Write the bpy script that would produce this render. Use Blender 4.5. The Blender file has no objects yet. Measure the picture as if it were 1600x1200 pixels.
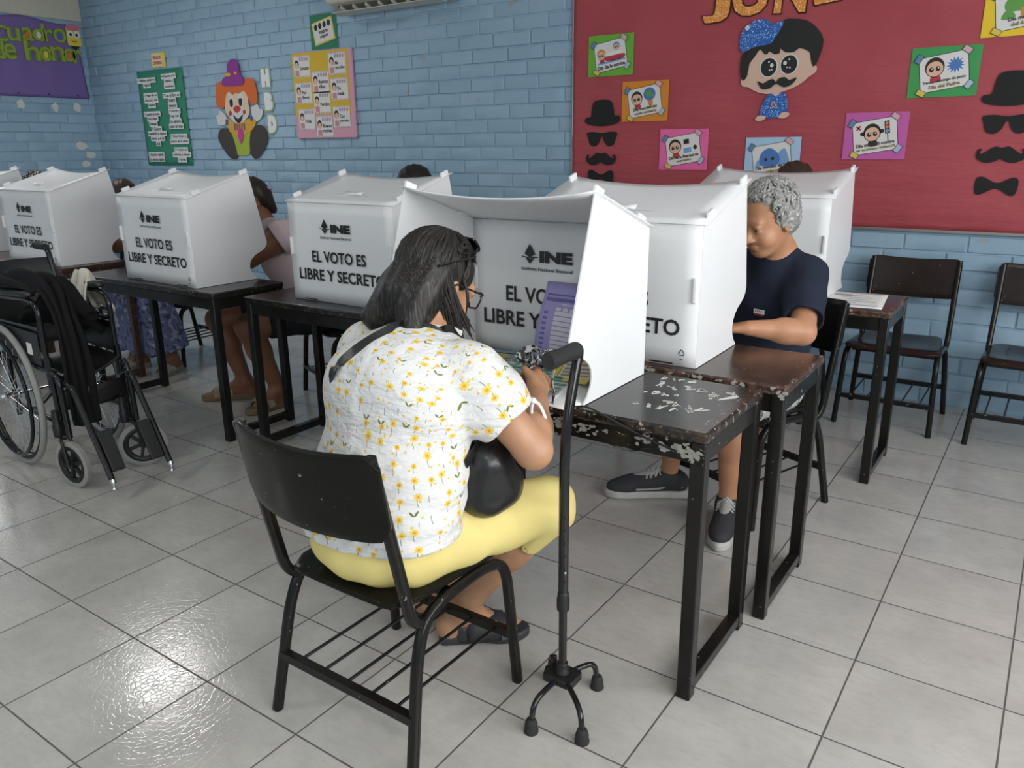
import bpy, bmesh, math, random
import numpy as np
from mathutils import Vector, Matrix, Euler
PI = math.pi
SC = bpy.context.scene
COL = SC.collection

# ---------------------------------------------------------------- camera
CAM = np.array([2.814, -1.017, 1.392])
YAW, PITCH, ROLL, FPX = -0.608134, 0.293068, -0.010389, 1227.84
_f = np.array([math.sin(YAW)*math.cos(PITCH), math.cos(YAW)*math.cos(PITCH), -math.sin(PITCH)])
_rt = np.array([math.cos(YAW), -math.sin(YAW), 0.0]); _up = np.cross(_rt, _f)
_r = math.cos(ROLL)*_rt + math.sin(ROLL)*_up
_u = -math.sin(ROLL)*_rt + math.cos(ROLL)*_up
cd = bpy.data.cameras.new('camera'); cam = bpy.data.objects.new('camera', cd); COL.objects.link(cam)
cd.sensor_fit = 'HORIZONTAL'; cd.sensor_width = 36.0; cd.lens = FPX/1600*36.0; cd.clip_start = 0.05
cam.matrix_world = Matrix(((_r[0], _u[0], -_f[0], CAM[0]), (_r[1], _u[1], -_f[1], CAM[1]), (_r[2], _u[2], -_f[2], CAM[2]), (0, 0, 0, 1)))
SC.camera = cam
def ray(x, y): return _f + _r*(x-800)/FPX - _u*(y-600)/FPX
def onz(x, y, z):
    d = ray(x, y); return CAM + d*(z-CAM[2])/d[2]
def ony(x, y, Y):
    d = ray(x, y); return CAM + d*(Y-CAM[1])/d[1]
def onx(x, y, X):
    d = ray(x, y); return CAM + d*(X-CAM[0])/d[0]

# ---------------------------------------------------------------- light and exposure
SC.view_settings.view_transform = 'Standard'; SC.view_settings.look = 'None'
SC.view_settings.gamma = 1.0; SC.view_settings.use_curve_mapping = False
SC.view_settings.exposure = 0.0
wd = bpy.data.worlds.new('world'); SC.world = wd; wd.use_nodes = True
wb = wd.node_tree.nodes['Background']; wb.inputs[0].default_value = (0.75, 0.85, 1.0, 1); wb.inputs[1].default_value = 0.6
def area(name, loc, rot, sx, sy, power, col=(1, 1, 1)):
    l = bpy.data.lights.new(name, 'AREA'); l.shape = 'RECTANGLE'; l.size = sx; l.size_y = sy; l.energy = power; l.color = col
    o = bpy.data.objects.new(name, l); COL.objects.link(o); o.location = loc; o.rotation_euler = rot
    return o
# daylight coming in through the windows of the right wall, of the wall behind the camera and of the left wall
area('window_daylight', (5.18, -0.2, 1.75), (0, PI/2, 0), 1.5, 4.6, 168, (1.0, 0.99, 0.97))
area('window_daylight', (1.0, -3.95, 1.75), (PI/2, 0, 0), 5.0, 1.5, 20, (1.0, 0.99, 0.97))
area('window_daylight', (-5.98, 1.70, 1.85), (0, -PI/2, 0), 1.2, 1.45, 15, (0.97, 0.99, 1.0))
# ceiling panels
LAMPS = [(-2.97, 2.01), (-0.6, -1.6), (3.6, -1.6), (-3.9, -1.6)]
for lx, ly in LAMPS:
    area('ceiling_lamp_light', (lx, ly, 2.965), (0, 0, 0), 0.34, 0.56, 15, (1.0, 0.98, 0.95))

# ---------------------------------------------------------------- materials
def lin(h):
    h = h.lstrip('#'); c = [int(h[i:i+2], 16)/255 for i in (0, 2, 4)]
    return tuple(x/12.92 if x <= .04045 else ((x+.055)/1.055)**2.4 for x in c)
MATS = {}
def rgb(c): return lin(c) if isinstance(c, str) else c
def mat(name, col, rough=.5, metal=0., spec=.5, bump=None, vary=0., vscale=8., **kw):
    if name in MATS: return MATS[name]
    m = bpy.data.materials.new(name); m.use_nodes = True; MATS[name] = m
    nt = m.node_tree; b = nt.nodes['Principled BSDF']; c = rgb(col)
    b.inputs['Base Color'].default_value = (*c, 1); b.inputs['Roughness'].default_value = rough
    b.inputs['Metallic'].default_value = metal; b.inputs['Specular IOR Level'].default_value = spec
    for k, v in kw.items(): b.inputs[k.replace('_', ' ')].default_value = v
    tc = nt.nodes.new('ShaderNodeTexCoord')
    if vary:
        n = nt.nodes.new('ShaderNodeTexNoise'); n.inputs['Scale'].default_value = vscale; n.inputs['Detail'].default_value = 5
        nt.links.new(tc.outputs['Object'], n.inputs['Vector'])
        mx = nt.nodes.new('ShaderNodeMix'); mx.data_type = 'RGBA'
        mx.inputs[6].default_value = (*[x*(1-vary) for x in c], 1); mx.inputs[7].default_value = (*[min(1, x*(1+vary)) for x in c], 1)
        nt.links.new(n.outputs['Fac'], mx.inputs[0]); nt.links.new(mx.outputs[2], b.inputs['Base Color'])
    if bump:
        n2 = nt.nodes.new('ShaderNodeTexNoise'); n2.inputs['Scale'].default_value = bump[0]; n2.inputs['Detail'].default_value = 4
        nt.links.new(tc.outputs['Object'], n2.inputs['Vector'])
        bp = nt.nodes.new('ShaderNodeBump'); bp.inputs['Strength'].default_value = bump[1]; bp.inputs['Distance'].default_value = bump[2] if len(bump) > 2 else .002
        nt.links.new(n2.outputs['Fac'], bp.inputs['Height']); nt.links.new(bp.outputs['Normal'], b.inputs['Normal'])
    return m
class NT:
    """small node-tree writer"""
    def __init__(s, name):
        s.m = bpy.data.materials.new(name); s.m.use_nodes = True; s.t = s.m.node_tree; s.b = s.t.nodes['Principled BSDF']; MATS[name] = s.m
    def n(s, typ, **k):
        o = s.t.nodes.new('ShaderNode'+typ)
        for a, v in k.items(): setattr(o, a, v)
        return o
    def put(s, sock, v):
        if hasattr(v, 'is_output'): s.t.links.new(v, sock)
        else: sock.default_value = v
    def math(s, op, a, b=None, c=None):
        o = s.n('Math', operation=op); s.put(o.inputs[0], a)
        if b is not None: s.put(o.inputs[1], b)
        if c is not None: s.put(o.inputs[2], c)
        return o.outputs[0]
    def mix(s, f, a, b):
        o = s.n('Mix', data_type='RGBA'); s.put(o.inputs[0], f)
        for i, v in ((6, a), (7, b)): s.put(o.inputs[i], (*v, 1) if isinstance(v, tuple) and len(v) == 3 else v)
        return o.outputs[2]
    def noise(s, vec, scale, detail=3., rough=.5):
        o = s.n('TexNoise'); o.inputs['Scale'].default_value = scale; o.inputs['Detail'].default_value = detail; o.inputs['Roughness'].default_value = rough
        if vec is not None: s.put(o.inputs['Vector'], vec)
        return o.outputs['Fac']
    def ramp(s, f, a, b):
        o = s.n('MapRange'); o.clamp = True; s.put(o.inputs[0], f); o.inputs[1].default_value = a; o.inputs[2].default_value = b
        return o.outputs[0]
    def coord(s, k='Object'): return s.n('TexCoord').outputs[k]
    def scale(s, vec, xyz):
        o = s.n('Mapping'); s.put(o.inputs['Vector'], vec); o.inputs['Scale'].default_value = xyz; return o.outputs[0]
    def bump(s, h, strength, dist=.002):
        o = s.n('Bump'); o.inputs['Strength'].default_value = strength; o.inputs['Distance'].default_value = dist
        s.put(o.inputs['Height'], h); s.put(s.b.inputs['Normal'], o.outputs[0])
    def base(s, c): s.put(s.b.inputs['Base Color'], c)
    def rough(s, r): s.put(s.b.inputs['Roughness'], r)

TILE = 0.36
def floor_material():
    s = NT('grey_marbled_ceramic_tile'); co = s.coord()
    sep = s.n('SeparateXYZ'); s.put(sep.inputs[0], co)
    def groove(a):
        t = s.math('DIVIDE', a, TILE); f = s.math('FRACT', s.math('ADD', t, .5))
        return s.math('ABSOLUTE', s.math('SUBTRACT', f, .5)), s.math('FLOOR', t)
    gx, ix = groove(sep.outputs[0]); gy, iy = groove(sep.outputs[1])
    g = s.math('MINIMUM', gx, gy)
    wob = s.math('MULTIPLY', s.noise(co, 14, 2), .0035)
    line = s.math('SUBTRACT', 1.0, s.ramp(s.math('SUBTRACT', g, wob), .0032, .0066))
    cid = s.n('CombineXYZ'); s.put(cid.inputs[0], ix); s.put(cid.inputs[1], iy)
    wn = s.n('TexWhiteNoise', noise_dimensions='3D'); s.put(wn.inputs['Vector'], cid.outputs[0])
    off = s.n('VectorMath', operation='MULTIPLY_ADD'); s.put(off.inputs[0], wn.outputs['Color']); off.inputs[1].default_value = (7, 7, 7); s.put(off.inputs[2], co)
    v = off.outputs[0]
    n1 = s.noise(v, 4.5, 6, .6); n2 = s.noise(s.scale(v, (10, 26, 1)), 2.2, 6, .7)
    c = s.mix(s.ramp(n1, .3, .72), (.43, .418, .395), (.56, .545, .515))
    c = s.mix(s.math('MULTIPLY', s.ramp(n2, .46, .78), .48), c, (.36, .345, .32))
    c = s.mix(s.math('MULTIPLY', wn.outputs['Value'], .10), c, (.40, .385, .36))
    dirt = s.ramp(s.noise(co, 1.1, 5, .65), .52, .82)
    c = s.mix(s.math('MULTIPLY', dirt, .16), c, (.34, .30, .26))
    c = s.mix(line, c, s.mix(s.noise(co, 30, 2), (.05, .045, .04), (.16, .148, .135)))
    s.base(c)
    s.rough(s.math('ADD', s.math('MULTIPLY', line, .5), s.math('ADD', .07, s.math('MULTIPLY', n1, .14))))
    wv = s.n('TexVoronoi', feature='DISTANCE_TO_EDGE'); wv.inputs['Scale'].default_value = 60
    ds = s.n('VectorMath', operation='MULTIPLY_ADD'); s.put(ds.inputs[0], s.n('TexNoise').outputs['Color']); ds.inputs[1].default_value = (.04, .04, 0); s.put(ds.inputs[2], co); s.put(wv.inputs['Vector'], ds.outputs[0])
    h = s.math('ADD', s.math('MULTIPLY', s.ramp(wv.outputs['Distance'], 0, .12), .25), s.math('MULTIPLY', s.noise(co, 22, 3), .7))
    h = s.math('SUBTRACT', h, s.math('MULTIPLY', line, 1.5))
    s.bump(h, .27, .0015); s.b.inputs['Specular IOR Level'].default_value = .55
    return s.m
def brick_material():
    s = NT('light_blue_painted_brick'); co = s.coord()
    n = s.noise(co, 1.3, 4); n2 = s.noise(co, 22, 4)
    c = s.mix(s.ramp(n, .3, .7), lin('#93b2c8'), lin('#a0bcd0'))
    c = s.mix(s.math('MULTIPLY', s.ramp(n2, .62, .8), .35), c, lin('#83a4bb'))
    at = s.n('Attribute', attribute_name='tint'); c = s.mix(s.math('MULTIPLY', at.outputs['Fac'], .5), c, lin('#89a9bf'))
    chip = s.ramp(s.noise(s.scale(co, (5.5, 5.5, 9)), 1.0, 2), .735, .75)
    c = s.mix(s.math('MULTIPLY', chip, .55), c, lin('#a39a92'))
    s.base(c); s.rough(s.math('ADD', .42, s.math('MULTIPLY', n2, .2)))
    s.bump(s.math('ADD', s.noise(co, 38, 5), s.math('MULTIPLY', n2, .7)), .45, .004)
    return s.m
def desk_material(name, base, worn, edge_amt=.5, rim=1.):
    s = NT(name); co = s.coord()
    grain = s.noise(s.scale(co, (3, 46, 46)), 3.0, 6, .65); n = s.noise(co, 5, 4)
    c = s.mix(s.ramp(n, .35, .75), base, tuple(x*1.9+.004 for x in base))
    c = s.mix(s.math('MULTIPLY', s.ramp(grain, .52, .66), .5), c, tuple(x*3+.01 for x in base))
    g = s.n('NewGeometry'); pt = s.ramp(g.outputs['Pointiness'], .53, .60)
    wear = s.math('MULTIPLY', s.ramp(s.noise(co, 22, 5, .7), .56, .66), edge_amt)
    ch = s.ramp(s.noise(co, 85, 2), .735, .76)
    sp = s.n('SeparateXYZ'); s.put(sp.inputs[0], co); ax_, ay_ = s.math('ABSOLUTE', sp.outputs[0]), s.math('ABSOLUTE', sp.outputs[1])
    edge = s.math('MULTIPLY', s.math('MAXIMUM', s.ramp(ax_, .578, .594), s.ramp(ay_, .198, .209)), rim); en = s.noise(co, 34, 5, .7)
    c = s.mix(s.math('MULTIPLY', edge, s.ramp(en, .47, .58)), c, worn); c = s.mix(s.math('MULTIPLY', edge, s.ramp(s.noise(co, 55, 4, .7), .60, .64)), c, (.36, .32, .27))
    c = s.mix(wear, c, worn); c = s.mix(s.math('MULTIPLY', ch, .75), c, (.42, .39, .34))
    s.base(c); s.b.inputs['Specular IOR Level'].default_value = .38; s.rough(s.math('ADD', .10, s.math('MULTIPLY', n, .20))); s.bump(s.math('ADD', grain, s.math('MULTIPLY', ch, .8)), .25, .0012)
    return s.m
def steel_paint(name, base=(.012, .011, .010), chipc=(.40, .37, .32), thr=.70):
    s = NT(name); co = s.coord()
    n = s.noise(co, 9, 4); ch = s.ramp(s.noise(co, 62, 3, .6), thr, thr+.02)
    c = s.mix(n, base, tuple(x*2.2 for x in base)); c = s.mix(s.math('MULTIPLY', ch, .7), c, chipc)
    s.base(c); s.rough(s.math('ADD', .12, s.math('MULTIPLY', n, .18))); s.b.inputs['Specular IOR Level'].default_value = .26; s.bump(s.noise(co, 60, 3), .12, .001)
    return s.m
def board_material():
    s = NT('crimson_crepe_backing'); co = s.coord(); n = s.noise(co, 2.2, 4)
    s.base(s.mix(s.ramp(n, .3, .7), lin('#a3424b'), lin('#b04d55')))
    s.rough(.62); s.bump(s.math('ADD', s.noise(s.scale(co, (2, 9, 2)), 2.5, 4), s.math('MULTIPLY', s.noise(co, 90, 2), .12)), .45, .02)
    return s.m
def glitter(name, c1, c2, c3):
    s = NT(name); co = s.coord(); v = s.n('TexVoronoi'); v.inputs['Scale'].default_value = 240; s.put(v.inputs['Vector'], co)
    sp = s.n('SeparateColor'); s.put(sp.inputs[0], v.outputs['Color'])
    c = s.mix(s.ramp(sp.outputs[0], .3, .9), rgb(c1), rgb(c2)); c = s.mix(s.ramp(sp.outputs[1], .86, .9), c, rgb(c3))
    s.base(c); s.rough(s.math('ADD', .25, s.math('MULTIPLY', sp.outputs[2], .5))); return s.m
def blouse_material():
    s = NT('white_cotton_with_yellow_flowers'); a = s.n('Attribute', attribute_name='cloth_uv'); uv = a.outputs['Vector']; co = s.coord()
    def layer(scale, seed):
        mp = s.n('Mapping'); s.put(mp.inputs['Vector'], uv); mp.inputs['Location'].default_value = (seed*3.7, seed*1.9, 0)
        v = s.n('TexVoronoi', voronoi_dimensions='2D'); v.inputs['Scale'].default_value = scale; v.inputs['Randomness'].default_value = .62; s.put(v.inputs['Vector'], mp.outputs[0])
        # local offset from the cell's point
        sub = s.n('VectorMath', operation='SUBTRACT'); s.put(sub.inputs[0], mp.outputs[0]); s.put(sub.inputs[1], v.outputs['Position'])
        sp = s.n('SeparateXYZ'); s.put(sp.inputs[0], sub.outputs[0]); cl = s.n('SeparateColor'); s.put(cl.inputs[0], v.outputs['Color'])
        return sp.outputs[0], sp.outputs[1], cl
    x, y, cl = layer(27, 1)
    r = s.math('SQRT', s.math('ADD', s.math('MULTIPLY', x, x), s.math('MULTIPLY', y, y)))
    ang = s.math('ADD', s.math('ARCTAN2', y, x), s.math('MULTIPLY', cl.outputs[0], 6.0))
    pet = s.math('MULTIPLY', s.math('ADD', .0066, s.math('MULTIPLY', s.math('ABSOLUTE', s.math('SINE', s.math('MULTIPLY', ang, 4.))), .0038)), s.math('ADD', .65, s.math('MULTIPLY', cl.outputs[1], .4)))
    isf = s.ramp(s.math('SUBTRACT', pet, r), 0, .0009)
    on = s.math('GREATER_THAN', cl.outputs[2], .30)
    # stem hanging under the flower
    xs = s.math('ABSOLUTE', s.math('SUBTRACT', x, s.math('MULTIPLY', s.math('SINE', s.math('MULTIPLY', y, 130.)), .0022)))
    stem = s.math('MULTIPLY', s.math('MULTIPLY', s.math('LESS_THAN', xs, .00085), s.math('LESS_THAN', y, -.006)), s.math('GREATER_THAN', y, -.024))
    x2, y2, c2 = layer(17, 2)
    lx = s.math('SUBTRACT', s.math('ABSOLUTE', x2), .0045); ly = s.math('SUBTRACT', y2, s.math('MULTIPLY', s.math('ABSOLUTE', x2), .9))
    leaf = s.math('LESS_THAN', s.math('ADD', s.math('POWER', s.math('DIVIDE', lx, .0045), 2.), s.math('POWER', s.math('DIVIDE', ly, .0032), 2.)), 1.0)
    leaf = s.math('MULTIPLY', leaf, s.math('GREATER_THAN', c2.outputs[0], .45))
    x3, y3, c3 = layer(60, 3)
    r3 = s.math('SQRT', s.math('ADD', s.math('MULTIPLY', x3, x3), s.math('MULTIPLY', y3, y3)))
    bud = s.math('MULTIPLY', s.math('LESS_THAN', r3, .0027), s.math('GREATER_THAN', c3.outputs[1], .72))
    eye = s.math('MULTIPLY', s.math('LESS_THAN', r3, .0022), s.math('LESS_THAN', c3.outputs[1], .35))
    c = s.mix(eye, (.70, .70, .70), (.82, .82, .83)); c = s.mix(stem, c, lin('#8d9384')); c = s.mix(leaf, c, lin('#6f7a3c')); c = s.mix(bud, c, lin('#dcc24a'))
    fc = s.mix(s.ramp(r, .0012, .0045), lin('#cc9426'), lin('#e4c658'))
    c = s.mix(s.math('MULTIPLY', isf, on), c, fc); s.base(c); s.rough(.85); s.b.inputs['Specular IOR Level'].default_value = .15
    s.bump(s.math('ADD', s.math('ADD', s.noise(s.scale(co, (9, 9, 34)), 1.0, 4), s.noise(s.scale(co, (26, 26, 60)), 1.0, 4)), s.math('MULTIPLY', eye, .1)), .75, .010)
    return s.m
def print_cloth(name, base, spots, scale=26):
    s = NT(name); co = s.coord(); c = base
    for i, sp in enumerate(spots):
        c = s.mix(s.ramp(s.noise(co, scale*(1+.35*i), 3), .55, .6), c, sp)
    s.base(c); s.rough(.85); s.bump(s.noise(s.scale(co, (14, 14, 3)), 1, 3), .5, .01); return s.m
def hair_material(name, dark, light, amt, scale=150):
    s = NT(name); a = s.n('Attribute', attribute_name='strand'); n = s.noise(a.outputs['Vector'], scale, 3)
    s.base(s.mix(s.math('MULTIPLY', s.ramp(n, .5, .75), amt), dark, light)); s.rough(.45); s.b.inputs['Specular IOR Level'].default_value = .35
    s.bump(n, .5, .003); return s.m
def skin_material(name, c, c2):
    s = NT(name); co = s.coord(); n = s.noise(co, 14, 4)
    s.base(s.mix(s.ramp(n, .3, .7), rgb(c), rgb(c2))); s.rough(.5); s.b.inputs['Subsurface Weight'].default_value = .08; s.b.inputs['Subsurface Radius'].default_value = (.012, .005, .003)
    s.bump(s.noise(co, 120, 3), .12, .0015); return s.m

M_floor = floor_material(); M_brick = brick_material(); M_board = board_material()
M_cream = mat('cream_plaster', '#c9c4b4', .8, bump=(30, .4, .01), vary=.12, vscale=3)
M_ceil = mat('white_ceiling_paint', (.78, .78, .76), .9, bump=(40, .2))
M_desk = desk_material('black_varnished_desk_wood', (.010, .0085, .008), (.055, .036, .026), .4)
M_deskb = desk_material('dark_brown_varnished_desk_wood', (.028, .016, .013), (.11, .06, .04), .55)
M_rust = desk_material('reddish_brown_desk_wood', (.035, .017, .013), (.09, .045, .03), .3, .3)
M_deskc = desk_material('black_desk_wood', (.009, .0085, .008), (.05, .036, .028), .35, .25)
M_steel = steel_paint('black_chipped_steel_paint', (.007, .0065, .006)); M_steelc = steel_paint('black_clean_steel_paint', (.008, .0075, .007), (.25, .24, .22), .76)
M_ply = steel_paint('black_painted_plywood', (.006, .006, .0050), (.36, .32, .27), .71); M_ply.node_tree.nodes['Principled BSDF'].inputs['Specular IOR Level'].default_value = .14
M_plyb = steel_paint('dark_brown_painted_plywood', (.014, .0085, .007), (.45, .38, .30), .70)
M_white = mat('white_corrugated_plastic', (.80, .81, .82), .38, vary=.02, bump=(3, .12, .02))
M_ink = mat('black_print_ink', (.012, .012, .013), .5)
M_black = mat('matt_black_plastic', (.012, .012, .012), .45)
M_foam = mat('dark_grey_foam_grip', (.015, .015, .016), .75, bump=(300, .3, .0006))
M_gloss = mat('glossy_black_metal', (.010, .010, .011), .16, bump=(80, .06))
M_rubber = mat('dark_rubber', (.02, .02, .02), .8, bump=(120, .3))
M_grub = mat('grey_rubber_tyre', (.30, .30, .285), .7, vary=.15, vscale=20)
M_chrome = mat('chrome', (.75, .75, .76), .18, metal=1.)
M_vinyl = mat('black_vinyl_upholstery', (.013, .013, .014), .42, bump=(25, .35, .006))
M_darkcloth = mat('black_knit_cloth', (.010, .010, .011), .9, bump=(40, .5, .006), spec=.2)
M_cloth = mat('cream_cotton_cloth', (.62, .60, .52), .9, bump=(24, .6, .01))
M_paper = mat('white_paper', (.80, .80, .79), .7)
M_paper2 = mat('off_white_paper', (.72, .71, .69), .75)
def pm(h, rough=.65): return mat('paper_'+h.lstrip('#'), h, rough, bump=(12, .15, .006))
# ---------------------------------------------------------------- mesh helpers
def V3(*a): return Vector(a if len(a) > 1 else a[0])
def bez(pts, r, n=6):
    """polyline with rounded corners"""
    P = [Vector(p) for p in pts]; out = [P[0]]
    for i in range(1, len(P)-1):
        a, b, c = P[i-1], P[i], P[i+1]
        rr = r[i-1] if isinstance(r, (list, tuple)) else r
        d1 = min(rr, (a-b).length*.49); d2 = min(rr, (c-b).length*.49)
        p = b+(a-b).normalized()*d1; q = b+(c-b).normalized()*d2
        for k in range(n+1):
            t = k/n; out.append(p*(1-t)**2+b*2*t*(1-t)+q*t*t)
    out.append(P[-1]); return out
def spline(pts, n=8):
    """Catmull-Rom through the points"""
    P = [Vector(p) for p in pts]; P = [P[0]*2-P[1]]+P+[P[-1]*2-P[-2]]; out = []
    for i in range(1, len(P)-2):
        for k in range(n):
            t = k/n; a, b, c, d = P[i-1:i+3]
            out.append(.5*((2*b)+(c-a)*t+(2*a-5*b+4*c-d)*t*t+(3*b-a-3*c+d)*t**3))
    out.append(P[-2]); return out
class G:
    def __init__(s): s.v = []; s.f = []; s.mi = []
    def add(s, vs, fs, mi=0, M=None):
        o = len(s.v); s.v += [tuple(M @ Vector(v)) if M is not None else tuple(v) for v in vs]
        s.f += [tuple(i+o for i in f) for f in fs]; s.mi += [mi]*len(fs); return s
    def box(s, c, d, mi=0, M=None, R=None):
        x, y, z = [k/2 for k in d]
        vs = [Vector((a*x, b*y, e*z)) for e in (-1, 1) for b in (-1, 1) for a in (-1, 1)]
        if R is not None: vs = [R @ v for v in vs]
        return s.add([v+Vector(c) for v in vs], [(0, 2, 3, 1), (4, 5, 7, 6), (0, 1, 5, 4), (2, 6, 7, 3), (0, 4, 6, 2), (1, 3, 7, 5)], mi, M)
    def tube(s, path, r, n=10, mi=0, M=None, prof=None, up=None, cap=True):
        P = [Vector(p) for p in path]; m = len(P); T = []
        for i in range(m):
            t = P[min(i+1, m-1)]-P[max(i-1, 0)]; T.append(t.normalized() if t.length > 1e-9 else Vector((0, 0, 1)))
        u = Vector(up) if up is not None else (Vector((1, 0, 0)) if abs(T[0].x) < .9 else Vector((0, 1, 0)))
        u = (u-T[0]*u.dot(T[0])).normalized(); vs = []
        pr = prof or [(math.cos(2*PI*k/n), math.sin(2*PI*k/n)) for k in range(n)]; n = len(pr)
        for i in range(m):
            u = (u-T[i]*u.dot(T[i])).normalized(); w = T[i].cross(u)
            rr = r[i] if isinstance(r, (list, tuple)) else (r(i/(m-1)) if callable(r) else r)
            for a, b in pr: vs.append(P[i]+(u*a+w*b)*rr)
        fs = [(i*n+k, i*n+(k+1) % n, (i+1)*n+(k+1) % n, (i+1)*n+k) for i in range(m-1) for k in range(n)]
        if cap: fs += [tuple(range(n-1, -1, -1)), tuple(range((m-1)*n, m*n))]
        return s.add(vs, fs, mi, M)
    def bar(s, path, w, h, mi=0, M=None, up=None):   # rectangular tube
        return s.tube(path, 1, 4, mi, M, prof=[(w/2, h/2), (-w/2, h/2), (-w/2, -h/2), (w/2, -h/2)], up=up)
    def lathe(s, prof, n=20, mi=0, M=None):
        vs = []; m = len(prof)
        for r, z in prof: vs += [(r*math.cos(2*PI*k/n), r*math.sin(2*PI*k/n), z) for k in range(n)]
        fs = [(i*n+k, i*n+(k+1) % n, (i+1)*n+(k+1) % n, (i+1)*n+k) for i in range(m-1) for k in range(n)]
        fs += [tuple(range(n-1, -1, -1)), tuple(range((m-1)*n, m*n))]
        return s.add(vs, fs, mi, M)
    def ell(s, c, r, n=12, mi=0, M=None, R=None):
        vs = []; fs = []; m = n//2+1
        for i in range(m+1):
            th = PI*i/m
            for k in range(n):
                v = Vector((r[0]*math.sin(th)*math.cos(2*PI*k/n), r[1]*math.sin(th)*math.sin(2*PI*k/n), r[2]*math.cos(th)))
                vs.append((R @ v if R is not None else v)+Vector(c))
        fs = [(i*n+k, (i+1)*n+k, (i+1)*n+(k+1) % n, i*n+(k+1) % n) for i in range(m) for k in range(n)]
        return s.add(vs, fs, mi, M)
    def torus(s, c, R, r, axis='y', n=40, k=8, mi=0, M=None, prof=None):
        P = []
        for i in range(n+1):
            a = 2*PI*i/n; x, z = R*math.cos(a), R*math.sin(a)
            P.append(Vector(c)+Vector((x, 0, z) if axis == 'y' else (x, z, 0)))
        up = Vector((0, 1, 0)) if axis == 'y' else Vector((0, 0, 1))
        vs = []; pr = prof or [(math.cos(2*PI*j/k), math.sin(2*PI*j/k)) for j in range(k)]; k = len(pr)
        for i in range(n):
            rad = (P[i]-Vector(c)).normalized()
            for a, b in pr: vs.append(P[i]+rad*a*r+up*b*r)
        fs = [(i*k+j, i*k+(j+1) % k, ((i+1) % n)*k+(j+1) % k, ((i+1) % n)*k+j) for i in range(n) for j in range(k)]
        return s.add(vs, fs, mi, M)
    def prism(s, out, z0, z1, mi=0, M=None):         # 2-D outline (x, y) given depth z0..z1
        n = len(out); vs = [(x, y, z0) for x, y in out]+[(x, y, z1) for x, y in out]
        fs = [tuple(range(n-1, -1, -1)), tuple(range(n, 2*n))]+[(i, (i+1) % n, n+(i+1) % n, n+i) for i in range(n)]
        return s.add(vs, fs, mi, M)
    def grid(s, fn, nu, nv, mi=0, M=None, skip=None, th=0.):
        vs = [fn(i/nu, j/nv) for j in range(nv+1) for i in range(nu+1)]
        fs = [(j*(nu+1)+i, j*(nu+1)+i+1, (j+1)*(nu+1)+i+1, (j+1)*(nu+1)+i) for j in range(nv) for i in range(nu) if not (skip and skip(i, j))]
        return s.add(vs, fs, mi, M)
    def geo(s, g, mi=0, M=None): return s.add(g[0], g[1], mi, M)
    def build(s, name, mats, parent=None, smooth=True, bevel=0., ang=38, solid=0., sub=0):
        me = bpy.data.meshes.new(name); me.from_pydata(s.v, [], s.f)
        ml = mats if isinstance(mats, (list, tuple)) else [mats]
        for m in ml: me.materials.append(m)
        if len(ml) > 1: me.polygons.foreach_set('material_index', s.mi)
        me.validate(); me.update()
        if smooth:
            me.polygons.foreach_set('use_smooth', [True]*len(me.polygons)); me.set_sharp_from_angle(angle=math.radians(ang))
        o = bpy.data.objects.new(name, me); COL.objects.link(o)
        if parent is not None: o.parent = parent
        if sub: md = o.modifiers.new('s', 'SUBSURF'); md.levels = md.render_levels = sub
        if solid: md = o.modifiers.new('t', 'SOLIDIFY'); md.thickness = solid; md.offset = 0
        if bevel: md = o.modifiers.new('b', 'BEVEL'); md.width = bevel; md.segments = 2; md.limit_method = 'ANGLE'; md.angle_limit = .7; md.harden_normals = False
        return o
def thing(name, label, cat, loc=(0, 0, 0), rz=0., group=None, rot=None):
    o = bpy.data.objects.new(name, None); COL.objects.link(o); o.empty_display_size = .1
    o.location = loc; o.rotation_euler = rot if rot is not None else (0, 0, rz); o['label'] = label; o['category'] = cat
    if group: o['group'] = group
    return o
def tag(o, label, cat, group=None, kind=None):
    o['label'] = label; o['category'] = cat
    if group: o['group'] = group
    if kind: o['kind'] = kind
    return o
def struct(o): o['kind'] = 'structure'; return o
def dup(root, loc, rz, label, group=None):
    r = root.copy(); COL.objects.link(r); r.location = loc; r.rotation_euler = (0, 0, rz); r['label'] = label
    if group: r['group'] = group
    def kids(a, b):
        for ch in list(a.children):
            c = ch.copy(); COL.objects.link(c); c.parent = b; kids(ch, c)
    kids(root, r); return r
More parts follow.
